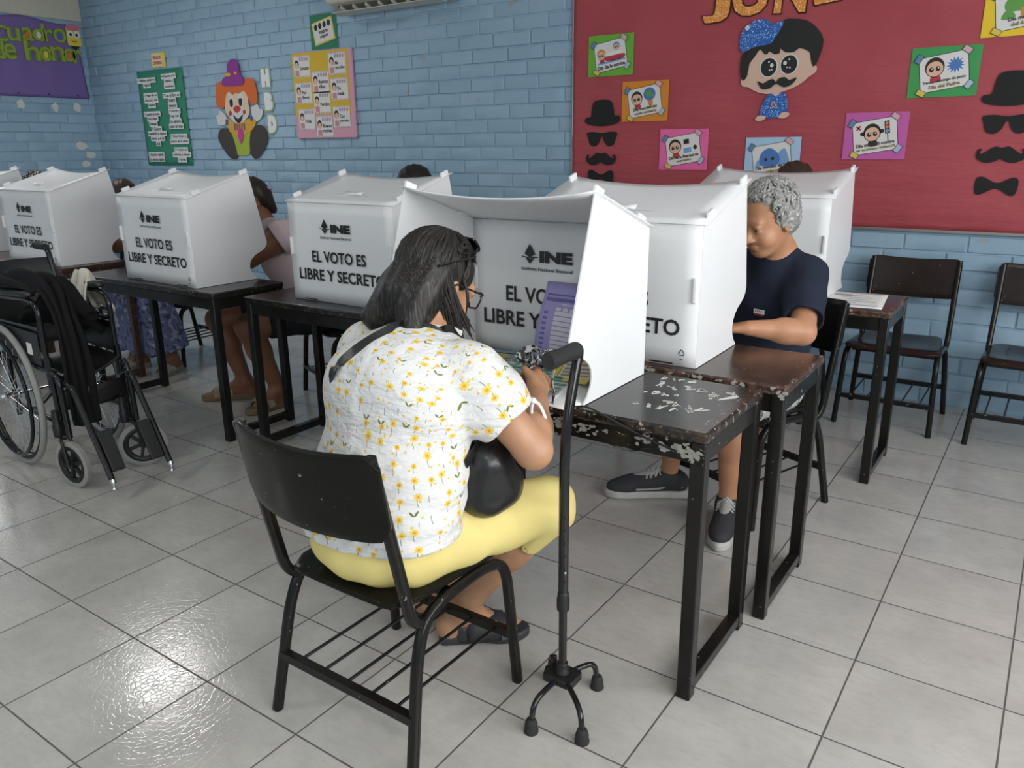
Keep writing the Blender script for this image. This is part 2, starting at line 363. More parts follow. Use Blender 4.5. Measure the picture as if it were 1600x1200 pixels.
# lettering ------------------------------------------------------------------
_tc = {}
def text_geo(t, bold=0., res=3, shear=0.):
    k = (t, bold, shear)
    if k in _tc: return _tc[k]
    cu = bpy.data.curves.new('lettering', 'FONT'); cu.body = t; cu.size = 1; cu.resolution_u = res; cu.offset = bold; cu.shear = shear; cu.align_x = 'LEFT'
    ob = bpy.data.objects.new('lettering', cu); COL.objects.link(ob)
    dg = bpy.context.evaluated_depsgraph_get(); me = bpy.data.meshes.new_from_object(ob.evaluated_get(dg))
    v = np.array([x.co[:] for x in me.vertices]) if len(me.vertices) else np.zeros((1, 3)); f = [tuple(p.vertices) for p in me.polygons]
    bpy.data.objects.remove(ob); bpy.data.curves.remove(cu); bpy.data.meshes.remove(me)
    v[:, :2] -= v[:, :2].min(0); _tc[k] = (v, f); return _tc[k]
def text_fit(t, x, y, w, h, z=0., bold=0., ang=0., keep=False):
    """lettering whose bounding box fills w x h from the lower-left corner (x, y)"""
    v, f = text_geo(t, bold); ext = v[:, :2].max(0); ext[ext < 1e-6] = 1
    sx, sy = w/ext[0], (h if h else 0)/ext[1]
    if keep: sx = sy = h/ext[1]
    q = np.zeros_like(v); c, s = math.cos(ang), math.sin(ang)
    X, Y = v[:, 0]*sx, v[:, 1]*sy; q[:, 0] = x+X*c-Y*s; q[:, 1] = y+X*s+Y*c; q[:, 2] = z
    return [tuple(p) for p in q], f
# outlines -------------------------------------------------------------------
def o_rect(x0, y0, x1, y1): return [(x0, y0), (x1, y0), (x1, y1), (x0, y1)]
def o_ell(cx, cy, rx, ry, n=20, a0=0): return [(cx+rx*math.cos(a0+2*PI*k/n), cy+ry*math.sin(a0+2*PI*k/n)) for k in range(n)]
def o_round(x0, y0, x1, y1, r, n=5):
    out = []
    for cx, cy, a in ((x1-r, y0+r, -PI/2), (x1-r, y1-r, 0), (x0+r, y1-r, PI/2), (x0+r, y0+r, PI)):
        out += [(cx+r*math.cos(a+PI/2*k/n), cy+r*math.sin(a+PI/2*k/n)) for k in range(n+1)]
    return out
def o_curve(pts, n=5, closed=True):
    P = [Vector((p[0], p[1], 0)) for p in pts]; m = len(P); out = []
    for i in range(m):
        a, b, c, d = P[i-1], P[i], P[(i+1) % m], P[(i+2) % m]
        for k in range(n):
            t = k/n; q = .5*((2*b)+(c-a)*t+(2*a-5*b+4*c-d)*t*t+(3*b-a-3*c+d)*t**3); out.append((q.x, q.y))
    return out
def o_tr(o, sx=1, sy=1, dx=0, dy=0, ang=0):
    c, s = math.cos(ang), math.sin(ang)
    r = [(x*sx*c-y*sy*s+dx, x*sx*s+y*sy*c+dy) for x, y in o]
    return r[::-1] if sx*sy < 0 else r

# ---------------------------------------------------------------- implicit surfaces for bodies, clothing, hair
def rc(a, b, ra, rb, k=.02): return ('rc', np.array(a, float), np.array(b, float), ra, rb, k, 'u')
def cc(a, b, ra, rb, k=.02, op='u'): return ('cc', np.array(a, float), np.array(b, float), ra, rb, k, op)
def el(c, r, R=None, k=.02, op='u'): return ('el', np.array(c, float), np.array(r, float), np.eye(3) if R is None else np.array(R, float), None, k, op)
def pl(p, n, lo, hi, k=.004): return ('pl', np.array(p, float), np.array(n, float), np.array(lo, float), np.array(hi, float), k, 's')  # cuts away the side the normal points to, inside a box
def frame(fwd, up=(0, 0, 1)):
    F = np.array(fwd, float); F /= np.linalg.norm(F); U = np.array(up, float); U -= F*U.dot(F); U /= np.linalg.norm(U)
    return np.stack([np.cross(F, U), F, U], 1)     # columns: right, forward, up
def sdf_mesh(prims, h=.006, disp=None):
    los, his = [], []
    for p in prims:
        if p[6] == 's': continue
        if p[0] in ('rc', 'cc'): r = max(p[3], p[4]); los.append(np.minimum(p[1], p[2])-r); his.append(np.maximum(p[1], p[2])+r)
        else: r = np.sqrt(((p[3]*p[2])**2).sum(1)); los.append(p[1]-r); his.append(p[1]+r)
    lo = np.min(los, 0)-4*h; hi = np.max(his, 0)+4*h
    n = np.ceil((hi-lo)/h).astype(int)+1; D = np.full(n, 9., np.float32)
    ax = [(lo[i]+h*np.arange(n[i])).astype(np.float32) for i in range(3)]
    for p in prims:
        k = p[5]; pad = k+4*h
        if p[0] in ('rc', 'cc'): r = max(p[3], p[4]); l = np.minimum(p[1], p[2])-r-pad; u = np.maximum(p[1], p[2])+r+pad
        elif p[0] == 'pl': l, u = p[3], p[4]
        else: r = np.sqrt(((p[3]*p[2])**2).sum(1)); l = p[1]-r-pad; u = p[1]+r+pad
        i0 = np.clip(np.floor((l-lo)/h).astype(int), 0, n); i1 = np.clip(np.ceil((u-lo)/h).astype(int)+1, 0, n)
        if (i1 <= i0).any(): continue
        sl = tuple(slice(a, b) for a, b in zip(i0, i1))
        X = ax[0][sl[0]][:, None, None]; Y = ax[1][sl[1]][None, :, None]; Z = ax[2][sl[2]][None, None, :]
        if p[0] in ('rc', 'cc'):
            a, b = p[1], p[2]; ba = b-a; L = max(np.linalg.norm(ba), 1e-6); dx, dy, dz = X-a[0], Y-a[1], Z-a[2]
            t = (dx*ba[0]+dy*ba[1]+dz*ba[2])/(L*L); tc = np.clip(t, 0, 1)
            rad = p[3]+(p[4]-p[3])*tc
            if p[0] == 'rc':
                d = np.sqrt((dx-ba[0]*tc)**2+(dy-ba[1]*tc)**2+(dz-ba[2]*tc)**2)-rad
            else:
                rho = np.sqrt(np.maximum(dx*dx+dy*dy+dz*dz-(t*L)**2, 0)); d = np.maximum(np.maximum(rho-rad, (t-1)*L), -t*L)
        elif p[0] == 'pl':
            d = -((X-p[1][0])*p[2][0]+(Y-p[1][1])*p[2][1]+(Z-p[1][2])*p[2][2])
        else:
            R = p[3]; dx, dy, dz = X-p[1][0], Y-p[1][1], Z-p[1][2]; q = [(dx*R[0, j]+dy*R[1, j]+dz*R[2, j])/p[2][j] for j in range(3)]
            k0 = np.sqrt(q[0]**2+q[1]**2+q[2]**2); k1 = np.sqrt(sum((q[j]/p[2][j])**2 for j in range(3)))+1e-9; d = k0*(k0-1)/k1
        A = D[sl]
        if p[6] == 'u':
            hh = np.maximum(k-np.abs(A-d), 0)/k; D[sl] = np.minimum(A, d)-hh*hh*k*.25
        else:
            d = -d; hh = np.maximum(k-np.abs(A-d), 0)/k; D[sl] = np.maximum(A, d)+hh*hh*k*.25
    if disp is not None:
        D = D+np.where(np.abs(D) < .03, disp(ax[0][:, None, None], ax[1][None, :, None], ax[2][None, None, :]), 0).astype(np.float32)
    # surface nets
    S = D < 0; c8 = [(i, j, k) for i in (0, 1) for j in (0, 1) for k in (0, 1)]
    sub = lambda A, c: A[c[0]:A.shape[0]-1+c[0], c[1]:A.shape[1]-1+c[1], c[2]:A.shape[2]-1+c[2]]
    cnt = sum(sub(S, c).astype(np.int8) for c in c8); act = (cnt > 0) & (cnt < 8); idx = np.argwhere(act)
    val = np.stack([D[idx[:, 0]+c[0], idx[:, 1]+c[1], idx[:, 2]+c[2]] for c in c8], 1)
    acc = np.zeros((len(idx), 3)); num = np.zeros(len(idx))
    for a in range(8):
        for b in range(a+1, 8):
            if sum(abs(x-y) for x, y in zip(c8[a], c8[b])) != 1: continue
            va, vb = val[:, a], val[:, b]; m = (va < 0) != (vb < 0); t = np.where(m, va/np.where(m, va-vb, 1), 0)[:, None]
            acc += np.where(m[:, None], np.array(c8[a])+(np.array(c8[b])-np.array(c8[a]))*t, 0); num += m
    vs = lo+h*(idx+acc/num[:, None]); ID = np.full(act.shape, -1, np.int64); ID[tuple(idx.T)] = np.arange(len(idx)); fs = []
    for axn in range(3):
        o1, o2 = [(1, 2), (2, 0), (0, 1)][axn]
        s0 = [slice(None)]*3; s1 = [slice(None)]*3; s0[axn] = slice(0, -1); s1[axn] = slice(1, None)
        e = np.argwhere(S[tuple(s0)] != S[tuple(s1)]); ok = (e[:, o1] > 0) & (e[:, o2] > 0) & (e[:, o1] < act.shape[o1]) & (e[:, o2] < act.shape[o2]); e = e[ok]
        flip = S[tuple(e.T)]
        def cell(d1, d2):
            q = e.copy(); q[:, o1] -= d1; q[:, o2] -= d2; return ID[tuple(q.T)]
        q = np.stack([cell(1, 1), cell(0, 1), cell(0, 0), cell(1, 0)], 1); q[~flip] = q[~flip][:, ::-1]; fs.append(q)
    return vs, np.concatenate(fs)
def smooth_np(v, f, it=2):
    for _ in range(it):
        a = np.zeros_like(v); n = np.zeros(len(v))
        for i in range(4):
            np.add.at(a, f[:, i], v[f[:, (i+1) % 4]]); np.add.at(n, f[:, i], 1)
            np.add.at(a, f[:, i], v[f[:, (i-1) % 4]]); np.add.at(n, f[:, i], 1)
        v = v*.5+.5*a/np.maximum(n, 1)[:, None]
    return v
def sdf_obj(name, prims, material, parent, h=.006, disp=None, base=(0, 0, 0), attr=None, it=2):
    v, f = sdf_mesh(prims, h, disp); v = smooth_np(v, f, it)
    me = bpy.data.meshes.new(name); me.vertices.add(len(v)); me.vertices.foreach_set('co', (v-np.array(base)).ravel())
    me.loops.add(len(f)*4); me.loops.foreach_set('vertex_index', f.ravel()); me.polygons.add(len(f))
    me.polygons.foreach_set('loop_start', np.arange(len(f))*4); me.polygons.foreach_set('loop_total', np.full(len(f), 4))
    me.update(calc_edges=True); me.validate(); me.polygons.foreach_set('use_smooth', [True]*len(me.polygons))
    if attr:
        a = me.attributes.new(attr[0], 'FLOAT_VECTOR', 'POINT'); a.data.foreach_set('vector', np.ascontiguousarray(attr[1](v), dtype=np.float32).ravel())
    me.materials.append(material); o = bpy.data.objects.new(name, me); COL.objects.link(o)
    if parent is not None: o.parent = parent
    return o
# ---------------------------------------------------------------- the room
XL, XR, YB, YF, ZC = -5.83, 4.95, 3.72, -3.8, 3.0
g = G(); g.box(((XL+XR)/2, (YB+YF)/2, -.05), (XR-XL+.5, YB-YF+.5, .1)); struct(g.build('floor', M_floor, smooth=False))
g = G(); g.box(((XL+XR)/2, (YB+YF)/2, ZC+.05), (XR-XL+.5, YB-YF+.5, .1)); struct(g.build('ceiling', M_ceil, smooth=False))
def brick_wall(name, length, height, M, seed, holes=()):
    """painted brick wall: local x along the wall, y up, z into the room"""
    R = random.Random(seed); g = G(); tints = []
    xs = sorted({0., length, *[h[0] for h in holes], *[h[2] for h in holes]}); ys = sorted({0., height, *[h[1] for h in holes], *[h[3] for h in holes]})
    inh = lambda x, y, m=0: any(h[0]-m < x < h[2]+m and h[1]-m < y < h[3]+m for h in holes)
    for i in range(len(xs)-1):
        for j in range(len(ys)-1):
            if not inh((xs[i]+xs[i+1])/2, (ys[j]+ys[j+1])/2):
                g.box(((xs[i]+xs[i+1])/2, (ys[j]+ys[j+1])/2, -.10), (xs[i+1]-xs[i], ys[j+1]-ys[j], .20), M=M); tints += [.5]*8
    CH, BL = .0928, .289; row = 0; y = 0
    while y < height-.02:
        x = -BL*(.5 if row % 2 else 0)-R.uniform(0, .05)
        while x < length:
            w = BL*R.uniform(.93, 1.07); x0, x1 = max(x+.003, 0), min(x+w-.003, length); y0, y1 = y+.0035, min(y+CH-.0035, height)
            if x1-x0 > .03 and not inh((x0+x1)/2, (y0+y1)/2, .03):
                d = .0085+R.uniform(-.0025, .0025); j = lambda a=.0018: R.uniform(-a, a); b = .0055
                n = max(1, int((x1-x0)/.09)); vs = []
                top = [(x0+(x1-x0)*k/n, j()) for k in range(n+1)]; bot = [(x0+(x1-x0)*k/n, j()) for k in range(n+1)]
                ring0 = [(px, y0+q) for px, q in bot]+[(px, y1+q) for px, q in reversed(top)]
                cx, cy = (x0+x1)/2, (y0+y1)/2
                ring1 = [(px+(b if px < cx-.02*(n > 1) and px < x0+.01 else -b if px > x1-.01 else 0), py+(b if py < cy else -b)) for px, py in ring0]
                N = len(ring0); vs = [(p[0], p[1], 0) for p in ring0]+[(p[0], p[1], d*.75) for p in [((a[0]*.6+c[0]*.4), (a[1]*.6+c[1]*.4)) for a, c in zip(ring0, ring1)]]+[(p[0], p[1], d+j(.001)) for p in ring1]
                fs = [(r*N+k, r*N+(k+1) % N, (r+1)*N+(k+1) % N, (r+1)*N+k) for r in (0, 1) for k in range(N)]
                h = N//2; fs += [(2*N+k, 2*N+k+1, 2*N+N-2-k, 2*N+N-1-k) for k in range(h-1)]
                g.add(vs, fs, 0, M); t = R.random(); tints += [t]*len(vs)
            x += w
        y += CH; row += 1
    o = g.build(name, M_brick, ang=30); a = o.data.attributes.new('tint', 'FLOAT', 'POINT')
    if len(a.data) == len(tints): a.data.foreach_set('value', tints)
    return struct(o)
MB_ = Matrix.Translation((XL, YB, 0)) @ Matrix.Rotation(PI/2, 4, 'X')                       # back wall
ML_ = Matrix.Translation((XL, YF, 0)) @ Matrix.Rotation(PI/2, 4, 'Z') @ Matrix.Rotation(PI/2, 4, 'X')  # left wall
brick_wall('wall_back', XR-XL, ZC, MB_, 5)
WL = (.95-YF, 1.2, 2.45-YF, 2.5)
brick_wall('wall_left', YB-YF, 2.66, ML_, 9, [WL])
g = G(); g.box((XL-.10+.012, (YB+YF)/2, (2.66+ZC)/2), (.20, YB-YF, ZC-2.66)); struct(g.build('trim_1', M_cream, bevel=.01))
def plain_wall(name, axis, pos, lo, hi, hole):
    g = G()
    a0, z0, a1, z1 = hole
    for (p, q, s, t) in ((lo, 0, hi, z0), (lo, z1, hi, ZC), (lo, z0, a0, z1), (a1, z0, hi, z1)):
        c = ((p+s)/2, (q+t)/2); d = (s-p, t-q)
        g.box((pos, c[0], c[1]) if axis == 'x' else (c[0], pos, c[1]), (.2, d[0], d[1]) if axis == 'x' else (d[0], .2, d[1]))
    return struct(g.build(name, mat('pale_blue_wall_paint', '#9fbccb', .7, bump=(30, .3)), smooth=False))
plain_wall('wall_right', 'x', XR+.1, YF, YB, (-2.5, 1.0, 2.1, 2.5))
plain_wall('wall_front', 'y', YF-.1, XL, XR, (-1.5, 1.0, 3.5, 2.5))
M_frame = mat('white_window_frame', (.55, .56, .55), .4); 
M_glass = mat('window_glass', (1, 1, 1), .02, Transmission_Weight=1.0, IOR=1.0, spec=0.)
def window(i, axis, pos, a0, z0, a1, z1, n):
    g = G()
    def b(p, q, s, t, th):
        c = ((p+s)/2, (q+t)/2)
        g.box((pos, c[0], c[1]) if axis == 'x' else (c[0], pos, c[1]), (th, s-p, t-q) if axis == 'x' else (s-p, th, t-q))
    w = .045
    b(a0, z0, a1, z0+w, .06); b(a0, z1-w, a1, z1, .06); b(a0, z0+w, a0+w, z1-w, .06); b(a1-w, z0+w, a1, z1-w, .06)
    for k in range(1, n): x = a0+(a1-a0)*k/n; b(x-w/2, z0+w, x+w/2, z1-w, .05)
    return struct(g.build('window_%d' % i, M_frame, bevel=.004))
window(1, 'x', XL-.1, .95, 1.2, 2.45, 2.5, 2); window(2, 'x', XR+.1, -2.5, 1.0, 2.1, 2.5, 4); window(3, 'y', YF-.1, -1.5, 1.0, 3.5, 2.5, 4)
# flaked paint low on the left wall
R = random.Random(3)
def blob(cx, cy, rx, ry, R, n=14, j=.25): return o_curve([(cx+rx*math.cos(2*PI*k/n)*(1+R.uniform(-j, j)), cy+ry*math.sin(2*PI*k/n)*(1+R.uniform(-j, j))) for k in range(n)], 3)
g = G()
for (px, py, rx, ry) in ((33, 163, .05, .055), (86, 167, .04, .05), (120, 168, .05, .06), (128, 228, .085, .05), (142, 242, .075, .045), (135, 256, .06, .045)):
    p = onx(px, py, XL+.013); g.prism(blob(p[1]-YF, p[2], rx*.72, ry*.8, R), .0095, .0155, M=ML_)
o = struct(g.build('trim_2', mat('bare_white_plaster', '#d6d6d2', .85, bump=(40, .4)), smooth=False))

# ceiling lamps ---------------------------------------------------------------
M_lamp = NT('lit_diffuser'); M_lamp.b.inputs['Emission Color'].default_value = (1, .98, .95, 1); M_lamp.b.inputs['Emission Strength'].default_value = 3.0; M_lamp = M_lamp.m
for (lx, ly), lab in zip(LAMPS, ('white ceiling lamp panel above the left tables', 'white ceiling lamp panel left of the camera', 'white ceiling lamp panel right of the camera', 'white ceiling lamp panel by the front left corner')):
    t = thing('ceiling_lamp', lab, 'lamp', (lx, ly, ZC), group='ceiling lamps')
    g = G()
    for sx in (-1, 1): g.box((sx*.19, 0, -.02), (.02, .64, .04))
    for sy in (-1, 1): g.box((0, sy*.31, -.02), (.36, .02, .04))
    g.build('frame', M_frame, t, bevel=.003)
    g = G(); g.box((0, 0, -.012), (.36, .60, .012)); g.build('diffuser', M_lamp, t, smooth=False)

# ---------------------------------------------------------------- school furniture
def make_desk(label, loc, rz, W, top, leg, depth=.42, H=.745):
    t = thing('school_desk', label, 'desk', loc, rz, 'two-seat school desks')
    g = G(); g.box((0, 0, H-.014), (W, depth, .028)); g.build('desk_top', top, t, bevel=.006)
    g = G(); ax, ay = W/2-.022, depth/2-.022
    for sy in (-1, 1): g.box((0, sy*ay, H-.055), (W-.04, .028, .054))
    for sx in (-1, 1): g.box((sx*ax, 0, H-.055), (.03, depth-.05, .054))
    g.build('apron', leg, t, bevel=.003)
    for sx in (-1, 1):
        for sy in (-1, 1):
            g = G(); g.box((sx*ax, sy*ay, (H-.028)/2), (.038, .038, H-.028)); g.build('leg', leg, t, bevel=.004)
        g = G(); g.box((sx*ax, 0, .035), (.034, depth-.08, .034)); g.build('foot_rail', leg, t, bevel=.003)
    return t
def sq(r): return [(r, r), (-r, r), (-r, -r), (r, -r)]
def rsq(r): return [(r*c, r*s) for c, s in ((1, .6), (.6, 1), (-.6, 1), (-1, .6), (-1, -.6), (-.6, -1), (.6, -1), (1, -.6))]
def make_chair(label, loc, rz, ply, leg, curved=.045):
    t = thing('school_chair', label, 'chair', loc, rz, 'school chairs')
    # seat: dished plywood with rounded corners
    g = G(); n = 14
    def sf(u, v):
        y = -.19+.40*v; hw = .185+.03*v; x = (2*u-1)*hw
        cx = max(0, abs(2*u-1)-.8)/.2; e = (max(0, v-.85)/.15); e2 = max(0, .15-v)/.15
        y -= .03*cx*cx*e; y += .05*cx*cx*e2
        return (x, y, .418-.018*math.cos((2*u-1)*PI/2)*math.sin(PI*min(1, v*1.15)*.9+.2)-.012*max(0, v-.9)/.1)
    g.grid(sf, n, n); g.build('seat', ply, t, solid=.013, bevel=.002)
    def bf(u, v):
        a = 2*u-1; z = .615+.205*v; x = a*.235; cr = max(0, abs(a)-.86)/.14
        z += (.035*cr*cr if v < .5 else -.03*cr*cr)*abs(2*v-1)**2
        z -= .012*(1-a*a)*(1 if v > .5 else .6)
        return (x*.94+.004, -.226-.17*(z-.6)-curved*(1-a*a), z)
    g = G(); g.grid(bf, 20, 8); g.build('backrest', ply, t, solid=.013, bevel=.002)
    for sx in (-1, 1):
        p = bez([(sx*.232, -.225, 0), (sx*.212, -.165, .30), (sx*.205, -.12, .392), (sx*.205, .10, .398), (sx*.208, .185, .372), (sx*.222, .215, 0)], [.05, .10, .05, .07], 6)
        g = G(); g.tube(p, .0125, prof=rsq(1), up=(1, 0, 0)); g.build('side_frame', leg, t, ang=50)
        p = bez([(sx*.185, -.02, .385), (sx*.208, -.165, .355), (sx*.203, -.262, .81)], .07, 8)
        g = G(); g.tube(p, .0125, prof=rsq(1), up=(1, 0, 0)); g.build('back_post', leg, t, ang=50)
    for y, z in ((-.197, .155), (.206, .15)):
        g = G(); g.bar([(-.222, y, z), (.222, y, z)], .022, .022, up=(0, 1, 0)); g.build('crossbar', leg, t)
    for k in range(5):
        x = -.16+.08*k; g = G(); g.tube([(x, -.197, .158), (x, .206, .153)], .0045, 6); g.build('rack_rod', leg, t)
    g = G(); g.bar([(-.19, -.02, .383), (.19, -.02, .383)], .02, .02, up=(0, 1, 0)); g.bar([(-.19, .12, .383), (.19, .12, .383)], .02, .02, up=(0, 1, 0)); g.build('seat_support', leg, t)
    return t
make_desk('black varnished desk nearest the camera, white scrawls on its top', (1.585, .862, 0), 0, 1.24, M_desk, M_steel)
make_desk('dark brown desk with a worn edge in front of the grey-haired man', (1.655, 1.335, 0), 0, 1.19, M_deskb, M_steel, .42)
make_desk('black desk under the screen left of the flowered-blouse woman', (.34, 1.43, 0), 0, 1.17, M_deskc, M_steelc, .42)
make_desk('black desk beside the wheelchair, under the screen of the woman in the pink top', (-1.025, 1.39, 0), 0, 1.2, M_deskc, M_steelc, .42)
make_desk('reddish brown desk behind the wheelchair', (-2.5, 1.43, 0), 0, 1.2, M_rust, M_rust, .42)
make_desk('desk at the far left edge of the photo, mostly behind the wheelchair', (-3.78, 1.43, 0), 0, 1.2, M_deskc, M_steelc, .42)
make_desk('desk by the back wall with a white printed sheet lying on it', (1.70, 2.575, 0), 0, 1.2, M_deskb, M_steel, .42)
ch0 = make_chair('black scuffed school chair nearest the camera, with the woman in the flowered blouse on it', (1.56, .262, 0), 0, M_ply, M_steel)
def ang_of(fx, fy): return math.atan2(fy, fx)-PI/2
for lab, loc, rz in (
    ('black school chair under the grey-haired man in the navy shirt', (1.89, 1.97, 0), ang_of(-.36, -.93)),
    ('black school chair under the woman in the pink top', (-.52, 2.12, 0), ang_of(-.35, -.93)),
    ('black school chair of the person in the blue flowered dress', (-2.12, 2.12, 0), PI),
    ('black school chair of the person with the spotted head scarf', (-3.45, 2.12, 0), PI),
    ('black school chair under the person with short black hair', (.12, 2.2, 0), PI),
    ('black school chair of the person hidden behind the screen by the red board', (1.62, 3.2, 0), PI)):
    dup(ch0, loc, rz, lab)
chb = make_chair('empty dark brown school chair behind the desk with the printed sheet', (2.2, 3.34, 0), PI, M_plyb, M_steel, .02)
dup(chb, (2.80, 3.34, 0), PI, 'empty dark brown school chair cut off by the right edge of the photo')

# ---------------------------------------------------------------- voting screens
BW, BHF, BHB, BD = .62, .425, .535, .36
def make_booth(label, loc, rz, inner=False, BD=.36):
    t = thing('voting_screen', label, 'voting screen', loc, rz, 'white voting screens')
    hw = BW/2
    # front panel, lightly bowed, with its feet tabs
    g = G(); g.grid(lambda u, v: ((u-.5)*BW, .006*math.sin(PI*u)*math.sin(PI*v), BHF*v), 12, 8); g.build('front_panel', M_white, t, solid=.004)
    prof = [(0, 0), (.41, 0), (.375, .035), (.345, .06), (.35, .09), (.385, .115), (.425, .14), (.445, .175), (BD, BHB), (0, BHF)]
    sp = [(0, 0), (.362, 0), (.338, .02), (.322, .042), (.316, .065), (.320, .088), (.334, .107), (.358, .124), (.392, .138), (.416, .150), (.430, .166), (.434, .185), (BD, BHB), (0, BHF)]
    for sx in (-1, 1):
        M = Matrix(((0, 0, 1, sx*hw), (1, 0, 0, 0), (0, 1, 0, 0), (0, 0, 0, 1)))
        g = G(); g.prism(sp, -.002, .002, M=M); g.build('side_panel', M_white, t, smooth=False)
    # sloping lid with its ballot slot, sagging at the open edge
    us = [-.512, -.40, -.30, -.2, -.09, 0, .09, .2, .30, .40, .512]; vs_ = [-.012, .10, .22, .225, .245, .252, .35, .50, .65, .80, .92, 1.03]
    sag = lambda u, v: .026*max(0, v)**1.5*math.cos(PI*u*.95)**.8 if abs(u) < .5 else 0
    vv = [(u*(BW+.012), v*BD, BHF+(BHB-BHF)*v+.003-sag(u, v)) for v in vs_ for u in us]; nu = len(us)
    ff = [(j*nu+i, j*nu+i+1, (j+1)*nu+i+1, (j+1)*nu+i) for j in range(len(vs_)-1) for i in range(nu-1) if not (j == 3 and i in (4, 5))]
    g = G(); g.add(vv, ff); lid = g.build('lid', M_white, t, solid=.004)
    g = G(); g.grid(lambda u, v: ((u-.5)*.105, BD*(.246+.05*v), BHF+(BHB-BHF)*(.246+.05*v)+.004+.007*v), 3, 2); g.build('slot_flap', M_white, lid, solid=.002)
    # locking tabs
    for sx in (-1, 1):
        for v in (.16, .93):
            z = BHF+(BHB-BHF)*v; g = G(); g.box((sx*(hw-.002), BD*v, z+.009), (.012, .045, .026), R=Matrix.Rotation(math.atan2(BHB-BHF, BD), 3, 'X')); g.build('locking_tab', M_white, t, bevel=.003)
        g = G(); g.box((sx*(hw-.012), -.004, .235), (.012, .018, .075)); g.build('locking_tab', M_white, t, bevel=.003)
    for sx in (-1, 1):
        g = G(); g.box((sx*.2, -.0035, .006), (.075, .003, .004)); g.build('foot_slot', M_ink, t, smooth=False)
    # lettering
    def letters(M):
        for s_, x, y, w, h, b, nm in (('EL VOTO ES', .135, .172, .325, .050, .021, 'slogan_lettering'), ('LIBRE Y SECRETO', .045, .092, .520, .050, .021, 'slogan_lettering'), ('INE', .262, .302, .118, .036, .06, 'initials_lettering'), ('Instituto Nacional Electoral', .196, .276, .184, .0105, .02, 'institute_lettering')):
            g = G(); g.geo(text_fit(s_, x, y, w, h, 0, b), M=M); g.build(nm, M_ink, t, smooth=False)
        g = G()
        # lozenge emblem with its base line
        g.add([(.226, .358, 0), (.206, .327, 0), (.226, .316, 0), (.246, .327, 0)], [(0, 1, 2, 3)], M=M)
        g.add([(.209, .3155, 0), (.226, .296, 0), (.243, .3155, 0), (.226, .312, 0)], [(0, 1, 2, 3)], M=M)
        g.add([(.196, .3205, 0), (.196, .3175, 0), (.222, .3135, 0), (.256, .3165, 0), (.256, .3195, 0), (.222, .3165, 0)], [(0, 1, 2, 5), (5, 2, 3, 4)], M=M)
        g.build('lozenge_emblem', M_ink, t, smooth=False); g = G()
        c = (.575, .042)
        for k in range(3):
            a = PI/2+2*PI*k/3; b = a+2*PI/3; p, q = [(c[0]+.013*math.cos(z), c[1]+.013*math.sin(z)) for z in (a, b)]
            d = Vector((q[0]-p[0], q[1]-p[1])); n = Vector((-d.y, d.x)).normalized()*.0013; p = Vector(p)+d*.12; q = Vector(q)-d*.12
            g.add([(p.x+n.x, p.y+n.y, 0), (p.x-n.x, p.y-n.y, 0), (q.x-n.x, q.y-n.y, 0), (q.x+n.x, q.y+n.y, 0)], [(0, 1, 2, 3)], M=M)
        g.geo(text_fit('PP', .571, .019, .008, .005, 0, .02), M=M); g.build('recycling_mark', M_ink, t, smooth=False)
    letters(Matrix.Translation((-hw, -.0034, 0)) @ Matrix.Rotation(PI/2, 4, 'X'))
    if inner: letters(Matrix.Translation((hw, .0095, 0)) @ Matrix.Rotation(PI, 4, 'Z') @ Matrix.Rotation(PI/2, 4, 'X'))
    g = G(); g.grid(lambda u, v: (-hw+.004+.12*v-.0*u, .02+.40*u, .002+.006*v), 4, 3); g.build('bottom_flap', M_white, t, solid=.003)
    return t
bt0 = make_booth('white voting screen second from the left, directly behind the wheelchair', (-2.285, 1.262, .747), 0)
for lab, loc, rz in (
    ('white voting screen with the pink-topped woman behind it', (-.925, 1.235, .747), math.radians(-1)),
    ('white voting screen directly left of the head of the flowered-blouse woman', (.303, 1.325, .747), 0),
    ('white voting screen in front of the grey-haired man in the navy shirt', (1.655, 1.165, .747), math.radians(1)),
    ('white voting screen farthest back, before the red board, beside the printed sheet', (1.69, 2.50, .747), 0),
    ('white voting screen cut off by the left edge of the photo', (-3.42, 1.27, .747), 0)):
    dup(bt0, loc, rz, lab)
make_booth('white voting screen open towards the camera on the nearest desk', (1.548, 1.035, .747), PI, True, .318)

# ---------------------------------------------------------------- papers on the desks
DT = .7465
def sheet(name, label, cat, c, w, h, rz, m, curl=.0, group=None):
    t = thing(name, label, cat, c, rz, group)
    g = G(); g.grid(lambda u, v: ((u-.5)*w, (v-.5)*h, .0012+curl*(abs(2*u-1)**3*.5+.5*math.sin(5*v+u*3)**2)), 8, 8); g.build('paper', m, t, solid=.0007); return t
t = sheet('printed_sheet', 'white printed sheet lying on the desk by the back wall', 'paper', (2.115, 2.57, DT), .25, .36, math.radians(6), M_paper)
g = G(); R = random.Random(2)
for k in range(6): g.box((R.uniform(-.03, .03), -.13+.045*k, .0032), (R.uniform(.08, .16), .006, .0004))
g.box((-.05, .1, .0032), (.07, .04, .0004)); g.build('print', mat('pale_print', '#9a9ea4', .7), t, smooth=False)
bal = [((1.32, .86), -8, '#c9c8c0', '#b9b04d'), ((1.42, .90), 12, '#cfd2cf', '#7f97a8'), ((1.50, .80), -20, '#d6d5cc', '#5f9a8a'), ((1.60, .86), 25, '#cfcfc7', '#55a593'), ((1.66, .79), 8, '#d2d5d2', '#58a08e'), ((1.36, .78), 5, '#c6cacc', '#6a8296')]
